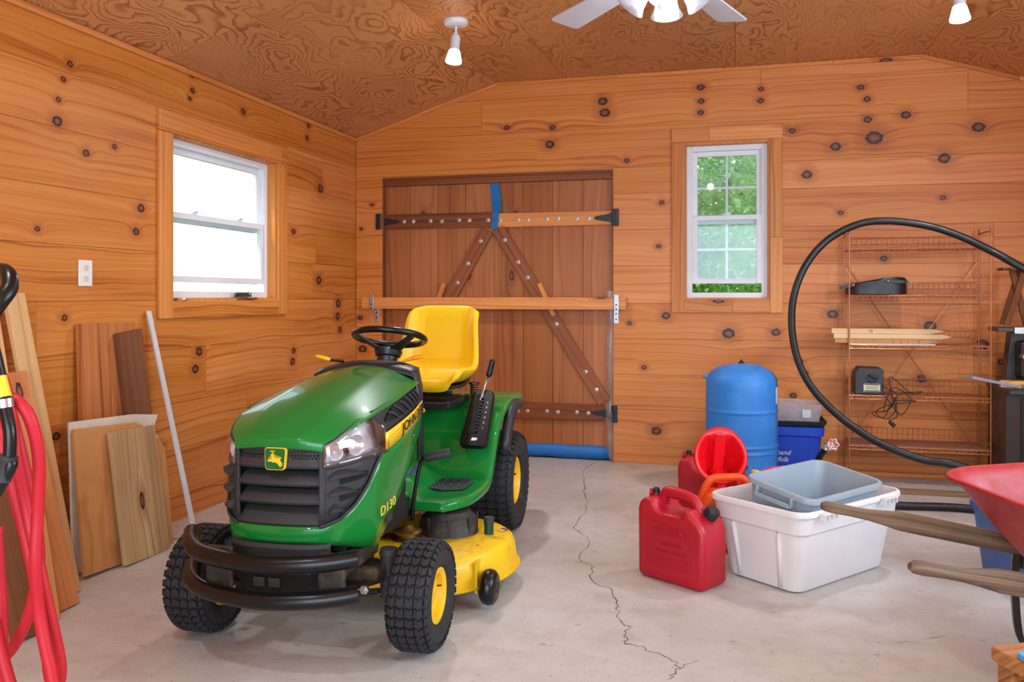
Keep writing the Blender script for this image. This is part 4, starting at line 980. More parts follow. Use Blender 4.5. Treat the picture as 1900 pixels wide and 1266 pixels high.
# cutting deck
b = nb(); R = []
def deck_outline(n=64):
    out = []
    for i in range(n):
        a = 2*PI*i/n; cx = .285 if math.cos(a) > 0 else -.285
        out.append((cx+.305*math.cos(a), -.70+(.42 if math.sin(a) > 0 else .30)*math.sin(a)))
    return out
DO = deck_outline()
for (sc_, z, ex) in ((1.05, .076, 0), (1.045, .084, 0), (1.0, .086, 0), (.995, .12, 0), (.98, .158, 0), (.945, .185, 0), (.88, .198, 0), (.6, .206, 0), (.2, .206, 0)):
    row = []
    for (x, y) in DO:
        cx = .285 if x > 0 else -.285; row.append(L(cx+(x-cx)*sc_ if sc_ > .3 else x*sc_, -.70+(y+.70)*sc_, z))
    R.append(row)
grid(b, R, wrap=True); obj('cutting_deck', b, M_yel, mow, smooth=True, ang=50, solid=.004)
for s in (.303, -.303):
    b = lathe(nb(), [(.132, .194), (.126, .206), (.115, .272), (.097, .284), (.088, .298), (.06, .304), (.001, .305)], 28, Matrix.Translation(L(s, -.70, 0))); cv = obj('spindle_cover', b, plastic('cover_black', (44, 42, 40), .55, .2, dirt=((112, 104, 92), 6, .5, .8)) if 'cover_black' not in bpy.data.materials else bpy.data.materials['cover_black'], mow, smooth=True, ang=35)
    b = nb()
    for i in range(8):
        a = i*PI/4+.3; cbox(b, (.121, 0, .245), (.006, .012, .08), Matrix.Translation(L(s, -.70, 0)) @ Matrix.Rotation(a, 4, 'Z'))
    obj('cover_rib', b, M_char, cv, kind='stuff')
b = nb(); lathe(b, [(.02, .24), (.075, .25), (.078, .262), (.05, .27), (.05, .285), (.072, .292), (.075, .302), (.045, .308), (.02, .33)], 24, Matrix.Translation(L(.172, -.55, 0)) @ Matrix.Scale(.8, 4)); obj('pulley', b, plastic('brass_pulley', (150, 120, 70), .35, .2, metal=.8), mow, smooth=True, ang=35, label='grooved brass coloured pulley')
b = nb(); cyl(b, L(.478, -.70, .195), L(.478, -.70, .25), .020, n=14); ho = obj('hose_port', b, plastic('port_green', (14, 66, 48), .4, .1), mow, smooth=True, ang=40); b = cyl(nb(), L(.478, -.70, .25), L(.478, -.70, .275), .0225, n=14); obj('port_cap', b, M_char, ho, smooth=True, ang=40)
for (s, r, rot, sx, sy) in ((.42, -.52, .4, .12, .022), (.52, -.78, 1.2, .05, .035)):
    b = prism(nb(), rrect(sx, sy, .003), .0012, Matrix.Translation(L(s, r, .2015)) @ Matrix.Rotation(rot, 4, 'Z')); d_ = obj('deck_decal', b, plastic('decal_red', (150, 60, 44), .5, .2) if 'decal_red' not in bpy.data.materials else bpy.data.materials['decal_red'], mow, label='small red and white warning sticker')
    b = prism(nb(), rrect(sx*.42, sy*.8, .002), .0005, Matrix.Translation(L(s, r, .2028)) @ Matrix.Rotation(rot, 4, 'Z') @ Matrix.Translation((-sx*.25, 0, 0))); obj('sticker_print', b, plastic('decal_white', (210, 206, 196), .5, .4, scale=80) if 'decal_white' not in bpy.data.materials else bpy.data.materials['decal_white'], d_)
for s in (.555, -.555):
    sg = 1 if s > 0 else -1
    b = lathe(nb(), [(.018, -.03), (.05, -.03), (.064, -.018), (.068, 0), (.064, .018), (.05, .03), (.018, .03)], 28, frame(L(s, -.40, .087), (0, 1, 0), (0, 0, 1), (1, 0, 0))); gw = obj('gauge_wheel', b, M_bump, mow, smooth=True, ang=50)
    b = lathe(nb(), [(.022, .028), (.018, .036), (.01, .038), (.001, .038)], 12, frame(L(s, -.40, .087), (0, 1, 0), (0, 0, 1), (1, 0, 0))); obj('axle_bolt', b, M_grim, gw, smooth=True, ang=40)
    b = cbox(nb(), L(s-sg*.05, -.42, .12), (.01, .06, .12)); obj('wheel_bracket', b, M_yel, gw)
# brake pedal on the left footboard
b = nb(); tube(b, spline([L(.175, -.60, .27), L(.178, -.60, .33), L(.19, -.61, .43), L(.20, -.62, .49), L(.213, -.625, .52), L(.24, -.63, .533)], 4), .0085, 8); pa_ = obj('brake_pedal', b, M_bump, mow, smooth=True)
b = nb(); A, B = L(.222, -.62, .527), L(.325, -.645, .549); M, Lp = aim(A, B); lathe(b, [(.018, 0), (.0195, .004), (.0195, Lp-.004), (.018, Lp)], 14, M)
pd = obj('pedal_pad', b, M_char, pa_, smooth=True, ang=40, label='ribbed rubber pedal pad'); 
# bumper
def btube(z, r0):
    pts = spline([L(-.335, r0-.155, z+.03), L(-.28, r0-.07, z+.012), L(-.19, r0-.015, z), L(0, r0+.02, z-.006), L(.16, r0+.005, z), L(.255, r0-.03, z+.006), L(.305, r0-.055, z+.012)], 5); return tube(nb(), pts, .0275, 14)
bu = obj('bumper', btube(.374, .34), M_bump, mow, smooth=True, ang=50, label='black double tube front bumper'); obj('lower_tube', btube(.262, .34), M_bump, bu, smooth=True, ang=50)
for s in (-.17, .22):
    b = nb(); cbox(b, L(s, .285, .316), (.09, .02, .16)); cbox(b, L(s, .12, .33), (.05, .34, .05)); obj('bumper_mount', b, M_grim, bu, bevel=.006)
b = nb(); R = []
for i in range(-8, 9):
    f = i/8; p = plan(abs(f)*2.6, -.008); sg = 1 if f >= 0 else -1
    R.append([L(sg*p.x, p.y-.02, .405), L(sg*p.x, p.y+.012, .402-.005), L(sg*p.x, p.y+.018, .385), L(sg*p.x, p.y-.005, .335-.01*abs(f)), L(sg*p.x, p.y-.05, .33)])
grid(b, R); obj('lower_valance', b, M_char, mow, smooth=True, ang=40, solid=.006)
# chassis, front axle
b = nb(); box(b, L(-.17, .17, .20), L(.17, -.2, .33)); box(b, L(-.16, -.2, .28), L(.16, -1.75, .36)); box(b, L(-.15, -1.2, .2), L(.15, -1.75, .55)); obj('chassis', b, M_void, mow, bevel=.01)
for i in range(6): 
    b = cbox(nb(), L(-.09+.055*(i % 4), .176, .30-.05*(i//4)), (.04, .008, .03)); obj('chassis_slot', b, M_char, mow)
b = nb()
tube(b, spline([L(-.30, 0, .25), L(-.15, .02, .21), L(0, .03, .235), L(.15, .02, .21), L(.30, 0, .25)], 4), .036, 8, flat=.7); ax = obj('front_axle', b, M_grim, mow, smooth=True, ang=50)
for sg in (1, -1):
    b = cyl(nb(), L(sg*.30, 0, .17), L(sg*.30, 0, .315), .030, n=14); cyl(b, L(sg*.30, 0, .315), L(sg*.30, 0, .335), .034, .03, 14); obj('king_pin', b, M_char, ax, smooth=True, ang=40)
    b = cyl(nb(), L(sg*.28, 0, .19), L(sg*.42, 0, .19), .018); obj('spindle', b, M_grim, ax)
    b = nb(); prism(b, [(-.07, -.06), (.05, -.05), (.07, .03), (0, .07), (-.08, .04)], .05, Matrix.Translation(L(sg*.24, .03, .24))); obj('axle_bracket', b, M_grim, ax, bevel=.012)
    b = tube(nb(), [L(sg*.28, .04, .20), L(sg*.1, .05, .17), L(0, .05, .17)], .011, 8); obj('tie_rod', b, M_grim, ax, smooth=True)
    b = lathe(nb(), [(.016, 0), (.016, .014), (.001, .016)], 6, frame(L(sg*.255, .10, .225), (1, 0, 0), (0, 0, 1), (0, -1, 0))); obj('axle_nut', b, M_steel, ax)
# wheels with moulded lugs
def wheel(s, r, R_, W_, rows_, rim, sg, steer=0.0):
    MW = Matrix.Translation(L(s, r, R_)) @ Matrix.Rotation(steer, 4, 'Z') @ frame((0, 0, 0), (0, 1, 0), (0, 0, 1), (1, 0, 0))
    if sg < 0: MW = MW @ Matrix.Rotation(PI, 4, 'Y')
    h = W_/2; Rc = R_-.012
    b = nb(); lathe(b, [(rim+.004, -h*.62), (rim+.02, -h*.86), ((rim+Rc)*.5, -h*1.0), (Rc-.028, -h*.98), (Rc-.01, -h*.86), (Rc, -h*.6), (Rc+.001, 0), (Rc, h*.6), (Rc-.01, h*.86), (Rc-.028, h*.98), ((rim+Rc)*.5, h*1.0), (rim+.02, h*.86), (rim+.004, h*.62)], 48, MW, caps=False)
    w = obj('wheel', b, M_rub, mow, smooth=True, ang=40, label='black ribbed tyre')
    b = nb(); nc = 4; da = 2*PI/rows_
    for i in range(rows_):
        for j in range(-1, nc+1):
            a0 = i*da+(da*.5 if False else 0)
            def P(l, ang_, lift):
                x = max(-1, min(1, l)); rr = Rc+lift-(.012*max(0, abs(l)-.68)/.32 if abs(l) <= 1 else .012+.03*(abs(l)-1)/.2)
                return Vector((rr*math.cos(ang_), rr*math.sin(ang_), max(-1.0, min(1.0, l))*h*.97))
            if 0 <= j < nc:
                l0 = -.84+1.68*j/nc; l1 = l0+1.68/nc; lm = (l0+l1)/2; e = .028
                l0 += e; l1 -= e; A_ = da*.16; sgn2 = 1 if j % 2 else 1
                q = [(l0, -.36), (l1, -.36), (l1, .36), (l0, .36)]
                tri = lambda l: da*.13*(1-2*abs((l-lm)/(l1-l0)*2))*(1 if True else -1)
                ls = [l0, lm, l1]
                bot = []; topv = []
                for fr_ in (-.39, .39):
                    for l in ls:
                        bot.append(b.verts.new(P(l, a0+da*fr_+tri(l), -.004))); topv.append(b.verts.new(P(l, a0+da*fr_*.9+tri(l), .011)))
                for k in (0, 1):
                    b.faces.new((topv[k], topv[k+1], topv[k+4], topv[k+3])); b.faces.new((bot[k], bot[k+1], topv[k+1], topv[k])); b.faces.new((bot[k+3], bot[k+4], topv[k+4], topv[k+3]))
                b.faces.new((bot[0], topv[0], topv[3], bot[3])); b.faces.new((bot[2], topv[2], topv[5], bot[5]))
            else:   # shoulder lug
                l0, l1 = (-1.02, -.88) if j < 0 else (.88, 1.02); vs = []
                for lift in (-.004, .009):
                    for l, fr_ in ((l0, -.33), (l1, -.33), (l1, .33), (l0, .33)): vs.append(b.verts.new(P(l, a0+da*fr_-da*.12, lift)))
                for f_ in ((4, 5, 6, 7), (0, 1, 5, 4), (2, 3, 7, 6), (1, 2, 6, 5), (0, 4, 7, 3)): b.faces.new([vs[k] for k in f_])
    b.transform(MW); obj('tread', b, M_rub, w, kind='stuff')
    b = nb(); lathe(b, [(rim+.010, h*.78), (rim, h*.80), (rim-.012, h*.70), (rim-.018, h*.45), (rim*.72, h*.40), (rim*.62, h*.34), (.034, h*.36), (.03, h*.52), (.022, h*.56), (.001, h*.56)], 32, MW, caps=False)
    obj('rim', b, M_rimy, w, smooth=True, ang=35, label='yellow wheel rim')
    b = nb(); lathe(b, [(rim+.010, -h*.78), (rim, -h*.80), (rim-.012, -h*.70), (rim-.02, -h*.2), (.04, -h*.1), (.001, -h*.1)], 32, MW, caps=False); obj('rim_back', b, M_rimy, w, smooth=True, ang=35)
    b = tube(nb(), [MW @ Vector((rim*.8, .01, h*.42)), MW @ Vector((rim*.86, .012, h*.62))], .005, 6); obj('valve', b, M_blk, w)
wheel(.42, 0, .186, .150, 34, .083, 1, .0); wheel(-.385, 0, .188, .155, 34, .083, -1, .0)
wheel(.318, -1.52, .254, .245, 40, .108, 1); wheel(-.318, -1.52, .254, .245, 40, .108, -1)
# ------------------------------------------------------------------ fuel cans, funnel, totes
def getmat(n, f):
    return bpy.data.materials[n] if n in bpy.data.materials else f(n)
M_red = plastic('fuel_can_red', (176, 12, 36), .42, .10, bump=.25, dirt=((120, 70, 66), 6, .62, .9), bscale=260)
M_redb = plastic('funnel_red', (232, 20, 34), .3, .05)
M_orng = plastic('can_orange', (236, 84, 24), .4, .06)
def fuel_can(lab, loc, rz, full=True):
    t = thing('fuel_can', lab, 'fuel can', loc, rz)
    prof = [(-.155, 0), (.155, 0), (.168, .02), (.168, .235), (.150, .268), (.105, .305), (.078, .328), (.060, .300), (.045, .288), (-.048, .288), (-.070, .302), (-.085, .338), (-.125, .342), (-.160, .326), (-.170, .29), (-.168, .02)]
    b = prism(nb(), prof, .178, frame((0, .089, 0), (1, 0, 0), (0, 0, 1), (0, -1, 0))); obj('body', b, M_red, t, bevel=.022, seg=4, smooth=True, ang=60)
    b = tube(nb(), spline([(-.098, 0, .31), (-.085, 0, .346), (-.06, 0, .360), (0, 0, .358), (.045, 0, .350), (.072, 0, .335), (.095, 0, .29)], 4), .027, 10, flat=.85, up=(0, 1, 0)); obj('handle', b, M_red, t, smooth=True, label='moulded carrying handle')
    b = nb(); M, _ = aim((.128, 0, .280), (.128+.6, 0, .280+.8)); lathe(b, [(.030, 0), (.030, .012), (.024, .014), (.024, .02)], 24, M); obj('neck', b, M_red, t, smooth=True, ang=40)
    b = nb(); n = 40; R = []
    for z, k in ((.018, 1), (.05, 1), (.055, .9)): R.append([(M @ Vector(((.029+.0016*(i % 2))*k*math.cos(2*PI*i/n), (.029+.0016*(i % 2))*k*math.sin(2*PI*i/n), z))) for i in range(n)])
    grid(b, R, wrap=True, cap=True); obj('cap', b, M_blk, t, smooth=True, ang=35, label='black ridged screw cap')
    b = lathe(nb(), [(.013, .0), (.013, .014)], 14, Matrix.Translation((-.132, 0, .336))); vn_ = obj('vent_neck', b, M_red, t, smooth=True, ang=40)
    b = lathe(nb(), [(.015, .012), (.015, .03), (.011, .033), (.001, .033)], 16, Matrix.Translation((-.132, 0, .336))); obj('vent_cap', b, M_blk, t, smooth=True, ang=40, label='small black vent cap')
    b = tube(nb(), [(-.158, 0, .325), (-.160, 0, .36)], [.011, .006], 8); obj('lug', b, M_red, t, smooth=True)
    # raised panel line and embossed words on the broad faces
    for s in (-1, 1):
        b = tube(nb(), [(x, s*.0892, z) for x, z in fillet([(-.135, .03), (.118, .03), (.118, .225), (-.135, .255)], .02, 4)], .0022, 6, closed=True); obj('panel_line', b, M_red, t, smooth=True)
        F = frame((0, s*.0888, 0), (-s, 0, 0), (0, 0, 1), (0, s, 0))
        for wds, sz, z in (('ESSENCE', .046, .214), ('GASOLINE', .024, .165), ('UNLEADED - SANS PLOMB', .013, .132)): text('embossing', wds, sz, F @ Matrix.Translation((.008, z, 0)), M_red, t, .0024)
        if not full: continue
        b = nb()
        for i in range(7):
            w_ = .2 if i < 6 else .11; cbox(b, (-.008 if i < 6 else -.05, s*.0894, .112-.009*i), (w_, .0016, .0024))
        obj('embossed_lines', b, M_red, t, kind='stuff')
    return t
fuel_can('large red fuel can in front, ESSENCE moulded on its side', (-.232, 3.675, 0), math.radians(-32))
fuel_can('red fuel can behind the red funnel, against the plank wall', (-.13, 4.66, 0), math.radians(-14), False)
# orange can with the funnel leaning in it
oc = thing('fuel_can', 'orange fuel can between the red cans and the white tote', 'fuel can', (-.055, 4.2, 0), math.radians(10))
b = prism(nb(), [(-.13, 0), (.13, 0), (.135, .02), (.135, .22), (.09, .27), (-.09, .27), (-.135, .21), (-.135, .02)], .17, frame((0, .085, 0), (1, 0, 0), (0, 0, 1), (0, -1, 0))); obj('body', b, M_orng, oc, bevel=.02, seg=4, smooth=True, ang=60)
b = tube(nb(), spline([(-.12, 0, .215), (-.105, 0, .27), (-.07, 0, .325), (0, 0, .335), (.07, 0, .333), (.10, 0, .30), (.118, 0, .24)], 4), .019, 10); obj('handle', b, M_orng, oc, smooth=True, label='orange loop handle')
fn = thing('funnel', 'big red plastic funnel tilted open, resting behind the orange can', 'funnel', (-.10, 4.335, 0), 0)
fc = Vector((-.085, 4.33, .415)); ax_ = Vector((.10, -1, .28)).normalized(); sx_ = ax_.cross(Vector((0, 0, 1))).normalized(); sy_ = sx_.cross(ax_)
MF = frame(fc, sx_, sy_, ax_); R = []
for (k, zz, dy) in ((1.06, -.004, 0), (1.0, 0, 0), (.93, -.004, 0), (.90, -.012, -.004), (.74, -.075, -.03), (.52, -.125, -.06), (.30, -.15, -.085)):
    row = []
    for i in range(40):
        a = 2*PI*i/40; x = .120*k*math.cos(a)*(1-.07*math.sin(a)-.05*math.sin(a)**2); y = .132*k*math.sin(a)
        if math.sin(a) > .85 and k < .95: y -= .018   # flat channel pressed in at the top
        row.append(MF @ Vector((x, y+dy, zz)))
    R.append(row)
b = grid(nb(), R, wrap=True); b.faces.new([v for v in list(b.verts)[-40:]]); obj('bowl', b, M_redb, fn, smooth=True, ang=60, world=True, solid=.004)
b = tube(nb(), spline([MF @ Vector((0, -.06, -.11)), MF @ Vector((0, -.13, -.12)), (-.09, 4.36, .14), (-.09, 4.37, .012)], 4), [.048-.0026*i for i in range(13)], 14); obj('spout', b, M_redb, fn, smooth=True, world=True, ang=50)
b = nb(); Mc, Lc = aim(MF @ Vector((-.004, .116, -.012)), MF @ Vector((.008, -.078, -.128)), MF.to_3x3() @ Vector((1, 0, 0))); box(b, (-.026, -.022, 0), (.026, .022, Lc), Mc); obj('channel', b, M_redb, fn, world=True, bevel=.006)
b = lathe(nb(), [(.004, 0), (.004, .002)], 10, MF @ Matrix.Translation((0, .123, -.001))); obj('hang_hole', b, M_void, fn, world=True)
# small can with black and yellow cap
sc_ = thing('small_fuel_can', 'small red can with black and yellow cap behind the totes', 'fuel can', (.12, 4.84, 0), math.radians(8))
b = prism(nb(), [(-.1, 0), (.1, 0), (.105, .02), (.105, .15), (.05, .205), (-.05, .205), (-.105, .16), (-.105, .02)], .14, frame((0, .07, 0), (1, 0, 0), (0, 0, 1), (0, -1, 0))); obj('body', b, M_red, sc_, bevel=.018, seg=3, smooth=True, ang=60)
b = lathe(nb(), [(.026, .2), (.026, .235), (.022, .24)], 20, Matrix.Translation((-.03, 0, 0))); obj('cap', b, M_blk, sc_, smooth=True, ang=40); b = lathe(nb(), [(.023, .239), (.02, .25), (.001, .251)], 20, Matrix.Translation((-.03, 0, 0))); obj('cap_disc', b, M_ylw, sc_, smooth=True, ang=40, label='yellow disc on the cap')
b = tube(nb(), spline([(.0, 0, .205), (.02, 0, .245), (.07, 0, .262), (.125, 0, .272)], 4), [.016]*5+[.012]*4+[.009]*4, 10); obj('spout', b, plastic('spout_pink', (226, 40, 70), .4, .05), sc_, smooth=True, label='pinkish red pouring spout')
# totes
def tote(name, lab, M, w, d, h, bw, bd, mat, lipw=.022, th=.004, rad=.06):
    t = thing(name, lab, 'storage tote'); MX[t.name] = M; t.matrix_world = M
    R = []
    def ring(W_, D_, z, r): return [(x, y, z) for x, y in rrect(W_, D_, r, 6)]
    step = h*.70
    li = lambda f: (bw+(w-bw)*f, bd+(d-bd)*f)
    for W_, D_, z, r in ((bw*.9, bd*.86, 0, rad*.7), (bw*.985, bd*.975, .006, rad*.8), (*li(.02), .022, rad*.85), (*li(.62), step, rad), (li(.66)[0]+.02, li(.66)[1]+.02, step+.010, rad), (w-.004, d-.004, h-.026, rad), (w+lipw, d+lipw, h-.022, rad+lipw/2), (w+lipw, d+lipw, h-.006, rad+lipw/2), (w+lipw-.006, d+lipw-.006, h, rad+lipw/2), (w-.004, d-.004, h, rad), (w-.012, d-.012, h-.012, rad), (li(.6)[0]-.01, li(.6)[1]-.01, step, rad), (bw-.012, bd-.012, .014, rad*.8), (bw*.5, bd*.5, .010, rad*.3)): R.append(ring(W_, D_, z, r))
    b = grid(nb(), R, wrap=True, cap=True); obj('body', b, mat, t, smooth=True, ang=38)
    return t
M_tw = plastic('tote_white', (226, 222, 222), .42, .03, dirt=((186, 176, 164), 7, .66, .95))
M_tg = plastic('tote_grey', (148, 160, 170), .45, .05)
MT = Matrix.Translation((.289, 3.955, 0)) @ Matrix.Rotation(math.radians(51.3), 4, 'Z')
wt_ = tote('storage_tote', 'large white plastic tote on the floor, grey tote inside it', MT, .735, .475, .345, .64, .36, M_tw)
for sy in (-1, 1):
    for sx in (-.22, .22):
        b = nb(); 
        for q in range(4): cbox(b, (sx-.045+.03*q, sy*.257, .322), (.006, .026, .03))
        cbox(b, (sx, sy*.256, .334), (.11, .03, .008)); obj('latch_lug', b, M_tw, wt_)
for sx in (-1, 1):
    for sy in (-1, 1):
        b = tube(nb(), [(sx*.319, sy*.10, .015), (sx*.352, sy*.115, .243)], .011, 6); obj('end_rib', b, M_tw, wt_, smooth=True)
ux_ = Vector((math.cos(.885), math.sin(.885), .02)).normalized(); uy_ = Vector((-math.sin(.885), math.cos(.885), .15)); uy_ = (uy_-ux_*uy_.dot(ux_)).normalized(); uz_ = ux_.cross(uy_)
gh = .372; gc = Vector((.322, 3.885, .415)) - uz_*gh
gt = tote('storage_tote', 'grey plastic tote tilted inside the white tote', frame(gc, ux_, uy_, uz_), .512, .318, gh, .40, .225, M_tg, .03, rad=.045)
for sx in (-1, 1):
    b = nb(); cbox(b, (sx*.283, 0, gh-.052), (.034, .17, .007)); cbox(b, (sx*.274, -.085, gh-.035), (.03, .006, .04)); cbox(b, (sx*.274, .085, gh-.035), (.03, .006, .04)); cbox(b, (sx*.298, 0, gh-.046), (.005, .17, .018)); obj('handle_grip', b, M_tg, gt, bevel=.002)
# power bar lying in the white tote
pb = thing('power_bar', 'white power bar lying between the white and grey totes', 'power bar', (.03, 3.77, .0)); 
A, B = W(1383, 937, z=.30), W(1428, 945, z=.31); A = Vector((A.x-.03, A.y+.03, .272)); B = A+Vector((.125, -.155, .0))
M_, Lb = aim(A, B, (0, 0, 1)); b = box(nb(), (-.016, -.024, 0), (.016, .024, Lb), M_); obj('body', b, M_white, pb, world=True, bevel=.007, seg=3)
for i in range(4):
    k = nb()
    for dy in (-.007, .007): box(k, (.0162, dy-.0015, .03+i*.045), (.0168, dy+.0015, .042+i*.045), M_)
    box(k, (.0162, -.003, .022+i*.045), (.0168, .003, .026+i*.045), M_); obj('outlet_slots', k, M_void, pb, world=True, kind='stuff')
# ------------------------------------------------------------------ pressure tank
tk = thing('pressure_tank', 'tall blue metal pressure tank by the plank wall', 'tank', (.018, 5.36, 0))
M_tank = plastic('tank_blue', (44, 124, 204), .5, .06, scale=4, dirt=((86, 150, 212), 5, .5, .9))
b = nb(); r = .211
pf = [(.15, .03), (.19, .05), (r, .1), (r, .11), (r, .255), (r, .262), (r+.005, .268), (r+.005, .276), (r, .282), (r+.0, .30), (r+.006, .306), (r+.006, .312), (r, .318), (r, .325), (r, .495), (r, .505), (r+.005, .511), (r+.005, .517), (r, .524), (r, .535), (r, .66), (r, .675), (r-.006, .71), (r-.028, .742), (r-.07, .768), (.09, .785), (.04, .792), (.001, .794)]
lathe(b, pf, 56); obj('shell', b, M_tank, tk, smooth=True, ang=60)
b = lathe(nb(), [(.165, 0), (.165, .06), (.16, .06), (.16, 0)], 40, caps=False); obj('base_ring', b, M_tank, tk, smooth=True, ang=40)
b = lathe(nb(), [(.017, .79), (.017, .802), (.008, .804), (.008, .815), (.001, .816)], 14); obj('air_valve', b, M_blk, tk, smooth=True, ang=40)
b = tube(nb(), [(-.19, -.03, .705), (-.225, -.035, .715)], [.016, .01], 8); obj('lifting_lug', b, M_tank, tk); b = tube(nb(), [(.09, -.08, .776), (.10, -.085, .795)], [.008, .006], 8); obj('stud', b, M_tank, tk)
R = []
for i in range(7):
    a = math.radians(-22+7*i); R.append([(math.cos(a)*(r+.0015), math.sin(a)*(r+.0015), z) for z in (.56, .66)])
b = grid(nb(), R); obj('label', b, plastic('label_white', (222, 224, 226), .5, .15, scale=50), tk, solid=.0008, label='white label on the tank side', smooth=True)
# ------------------------------------------------------------------ recycling bin, lid, clear box
rb = thing('recycling_bin', 'blue recycling bin with white script behind the blue tank', 'bin', (.285, 5.81, 0))
M_bin = plastic('bin_blue', (16, 66, 186), .45, .06)
b = grid(nb(), [[(x, y, z) for x, y in rrect(W_, D_, rr, 4)] for W_, D_, z, rr in ((.36, .26, 0, .03), (.385, .285, .004, .035), (.44, .335, .315, .04), (.47, .365, .325, .04), (.475, .37, .375, .04), (.455, .35, .38, .035), (.425, .32, .36, .03), (.37, .27, .01, .03))], wrap=True, cap=True); obj('body', b, M_bin, rb, smooth=True, ang=35)
for i, (s, dz) in enumerate((('Haldimand', .212), ('Norfolk', .168))): text('lettering', s, .043, frame((-.062+.012*i, -.1425-.025*dz/.315-.0035, dz), (1, 0, 0), (0, -.08, 1), (0, -1, -.08)), M_white, rb, .0008, shear=.3)
text('lettering', 'Recycles', .022, frame((-.05, -.152, .115), (1, 0, 0), (0, -.08, 1), (0, -1, -.08)), M_white, rb, .0008, shear=.2)
ld = thing('bin_lid', 'black plastic tray lid lying on the blue recycling bin', 'lid', (.285, 5.81, .381))
b = grid(nb(), [[(x, y, z) for x, y in rrect(W_, D_, .04, 4)] for W_, D_, z in ((.44, .33, 0), (.47, .36, .004), (.49, .38, .022), (.495, .385, .034), (.485, .375, .036), (.47, .36, .012))], wrap=True, cap=True); obj('tray', b, M_blk, ld, smooth=True, ang=40); ld.rotation_euler = (0, 0, .03)
cb_ = thing('clear_box', 'clear plastic storage box lying on the black bin lid', 'box', (.31, 5.80, .394)); MXc = Matrix.Translation((.31, 5.80, .396)) @ Matrix.Rotation(-.05, 4, 'Z')
M_clear = glassy('clear_plastic', (.93, .94, .97), gloss=.08, haze=.30, hazec=(.82, .85, .92))
b = grid(nb(), [[(x, y, z) for x, y in rrect(W_, D_, .03, 4)] for W_, D_, z in ((.34, .23, 0), (.36, .25, .006), (.41, .30, .115), (.43, .32, .117), (.432, .322, .124))], wrap=True); b.faces.new(list(b.verts)[:20][::-1]) if False else None
vs_ = list(b.verts)[:20]; b.faces.new(vs_); obj('body', b, M_clear, cb_, smooth=True, ang=35, solid=.0025)
b = prism(nb(), rrect(.05, .052, .003), .0008, frame((.105, -.145, .068), (1, 0, 0), (0, -.2, 1), (0, -1, -.2))); obj('price_label', b, plastic('label_print', (208, 214, 220), .5, .25, scale=120), cb_, label='small white sticker')
# ------------------------------------------------------------------ pipe with valve, black poly pipe
vp = thing('pipe_valve', 'black pipe end with white and red valve wheel behind the grey tote', 'valve', (.44, 5.15, 0))
p1, p2 = W(1520, 850, y=5.12), W(1537, 828, y=5.1); b = tube(nb(), spline([(p1.x-.10, 5.16, .012), (p1.x-.06, 5.15, .1), (p1.x, 5.12, p1.z), (p2.x, 5.10, p2.z)], 5), .018, 10); obj('pipe', b, M_bump, vp, world=True, smooth=True, ang=50)
b = nb(); cyl(b, p2-Vector((.015, 0, .022)), p2+Vector((.012, 0, .02)), .022, .018, 14); cyl(b, p2, p2+Vector((0, -.045, 0)), .014, n=10); obj('valve_body', b, M_steel, vp, world=True, smooth=True, ang=40)
b = nb(); hc = p2+Vector((.018, -.05, .018)); MV = frame(hc, (1, 0, 0), (0, .2, 1), (0, -1, .2)); n = 48
grid(b, [[MV @ Vector(((.030+.004*math.cos(6*2*PI*i/n))*k*math.cos(2*PI*i/n), (.030+.004*math.cos(6*2*PI*i/n))*k*math.sin(2*PI*i/n), z)) for i in range(n)] for k, z in ((.62, .004), (.7, 0), (1, 0), (1.06, .006), (1, .012), (.7, .012), (.62, .008))], wrap=True)
for i in range(6):
    a = i*PI/3; cyl(b, MV @ Vector((0, 0, .006)), MV @ Vector((.022*math.cos(a), .022*math.sin(a), .006)), .005, n=6)
obj('valve_wheel', b, plastic('valve_red_white', (224, 206, 204), .5, .1, scale=60, dirt=((176, 40, 40), 70, .5, .56)), vp, world=True, smooth=True, ang=40)
ph = thing('poly_pipe', 'long black poly pipe coiled in a big hoop before the wire shelf', 'pipe', (1.3, 5.2, 0))
hp = [(1900, 499, 5.2), (1840, 466, 5.27), (1780, 438, 5.33), (1720, 419, 5.38), (1645, 410, 5.42), (1590, 417, 5.44), (1535, 446, 5.44), (1496, 491, 5.4), (1474, 545, 5.36), (1469, 600, 5.3), (1478, 660, 5.22), (1502, 713, 5.15), (1545, 762, 5.08), (1600, 804, 5.0), (1650, 831, 4.93), (1715, 854, 4.88), (1790, 868, 4.83)]
P = [W(u, v, y=y) for u, v, y in hp]
pre = [Vector((1.55, 4.75, .03)), Vector((2.0, 4.8, .12)), Vector((2.22, 4.95, .5)), Vector((2.1, 5.1, .95))]
a0, a1 = W(1665, 938, z=.025), W(1830, 949, z=.025)
start = [a0+(a0-a1)*1.0+Vector((-.0, .05, 0)), a0+(a0-a1)*.5, a0, a1, Vector((1.5, 4.55, .025))]
post = [Vector((1.6, 4.78, .16)), Vector((2.1, 4.75, .12))]
b = tube(nb(), spline(start+[Vector((1.85, 4.7, .08))]+pre[2:]+P+post, 7), .0215, 10); obj('pipe', b, plastic('poly_pipe_black', (22, 22, 24), .42, .2, dirt=((96, 88, 78), 14, .62, .85)), ph, world=True, smooth=True)
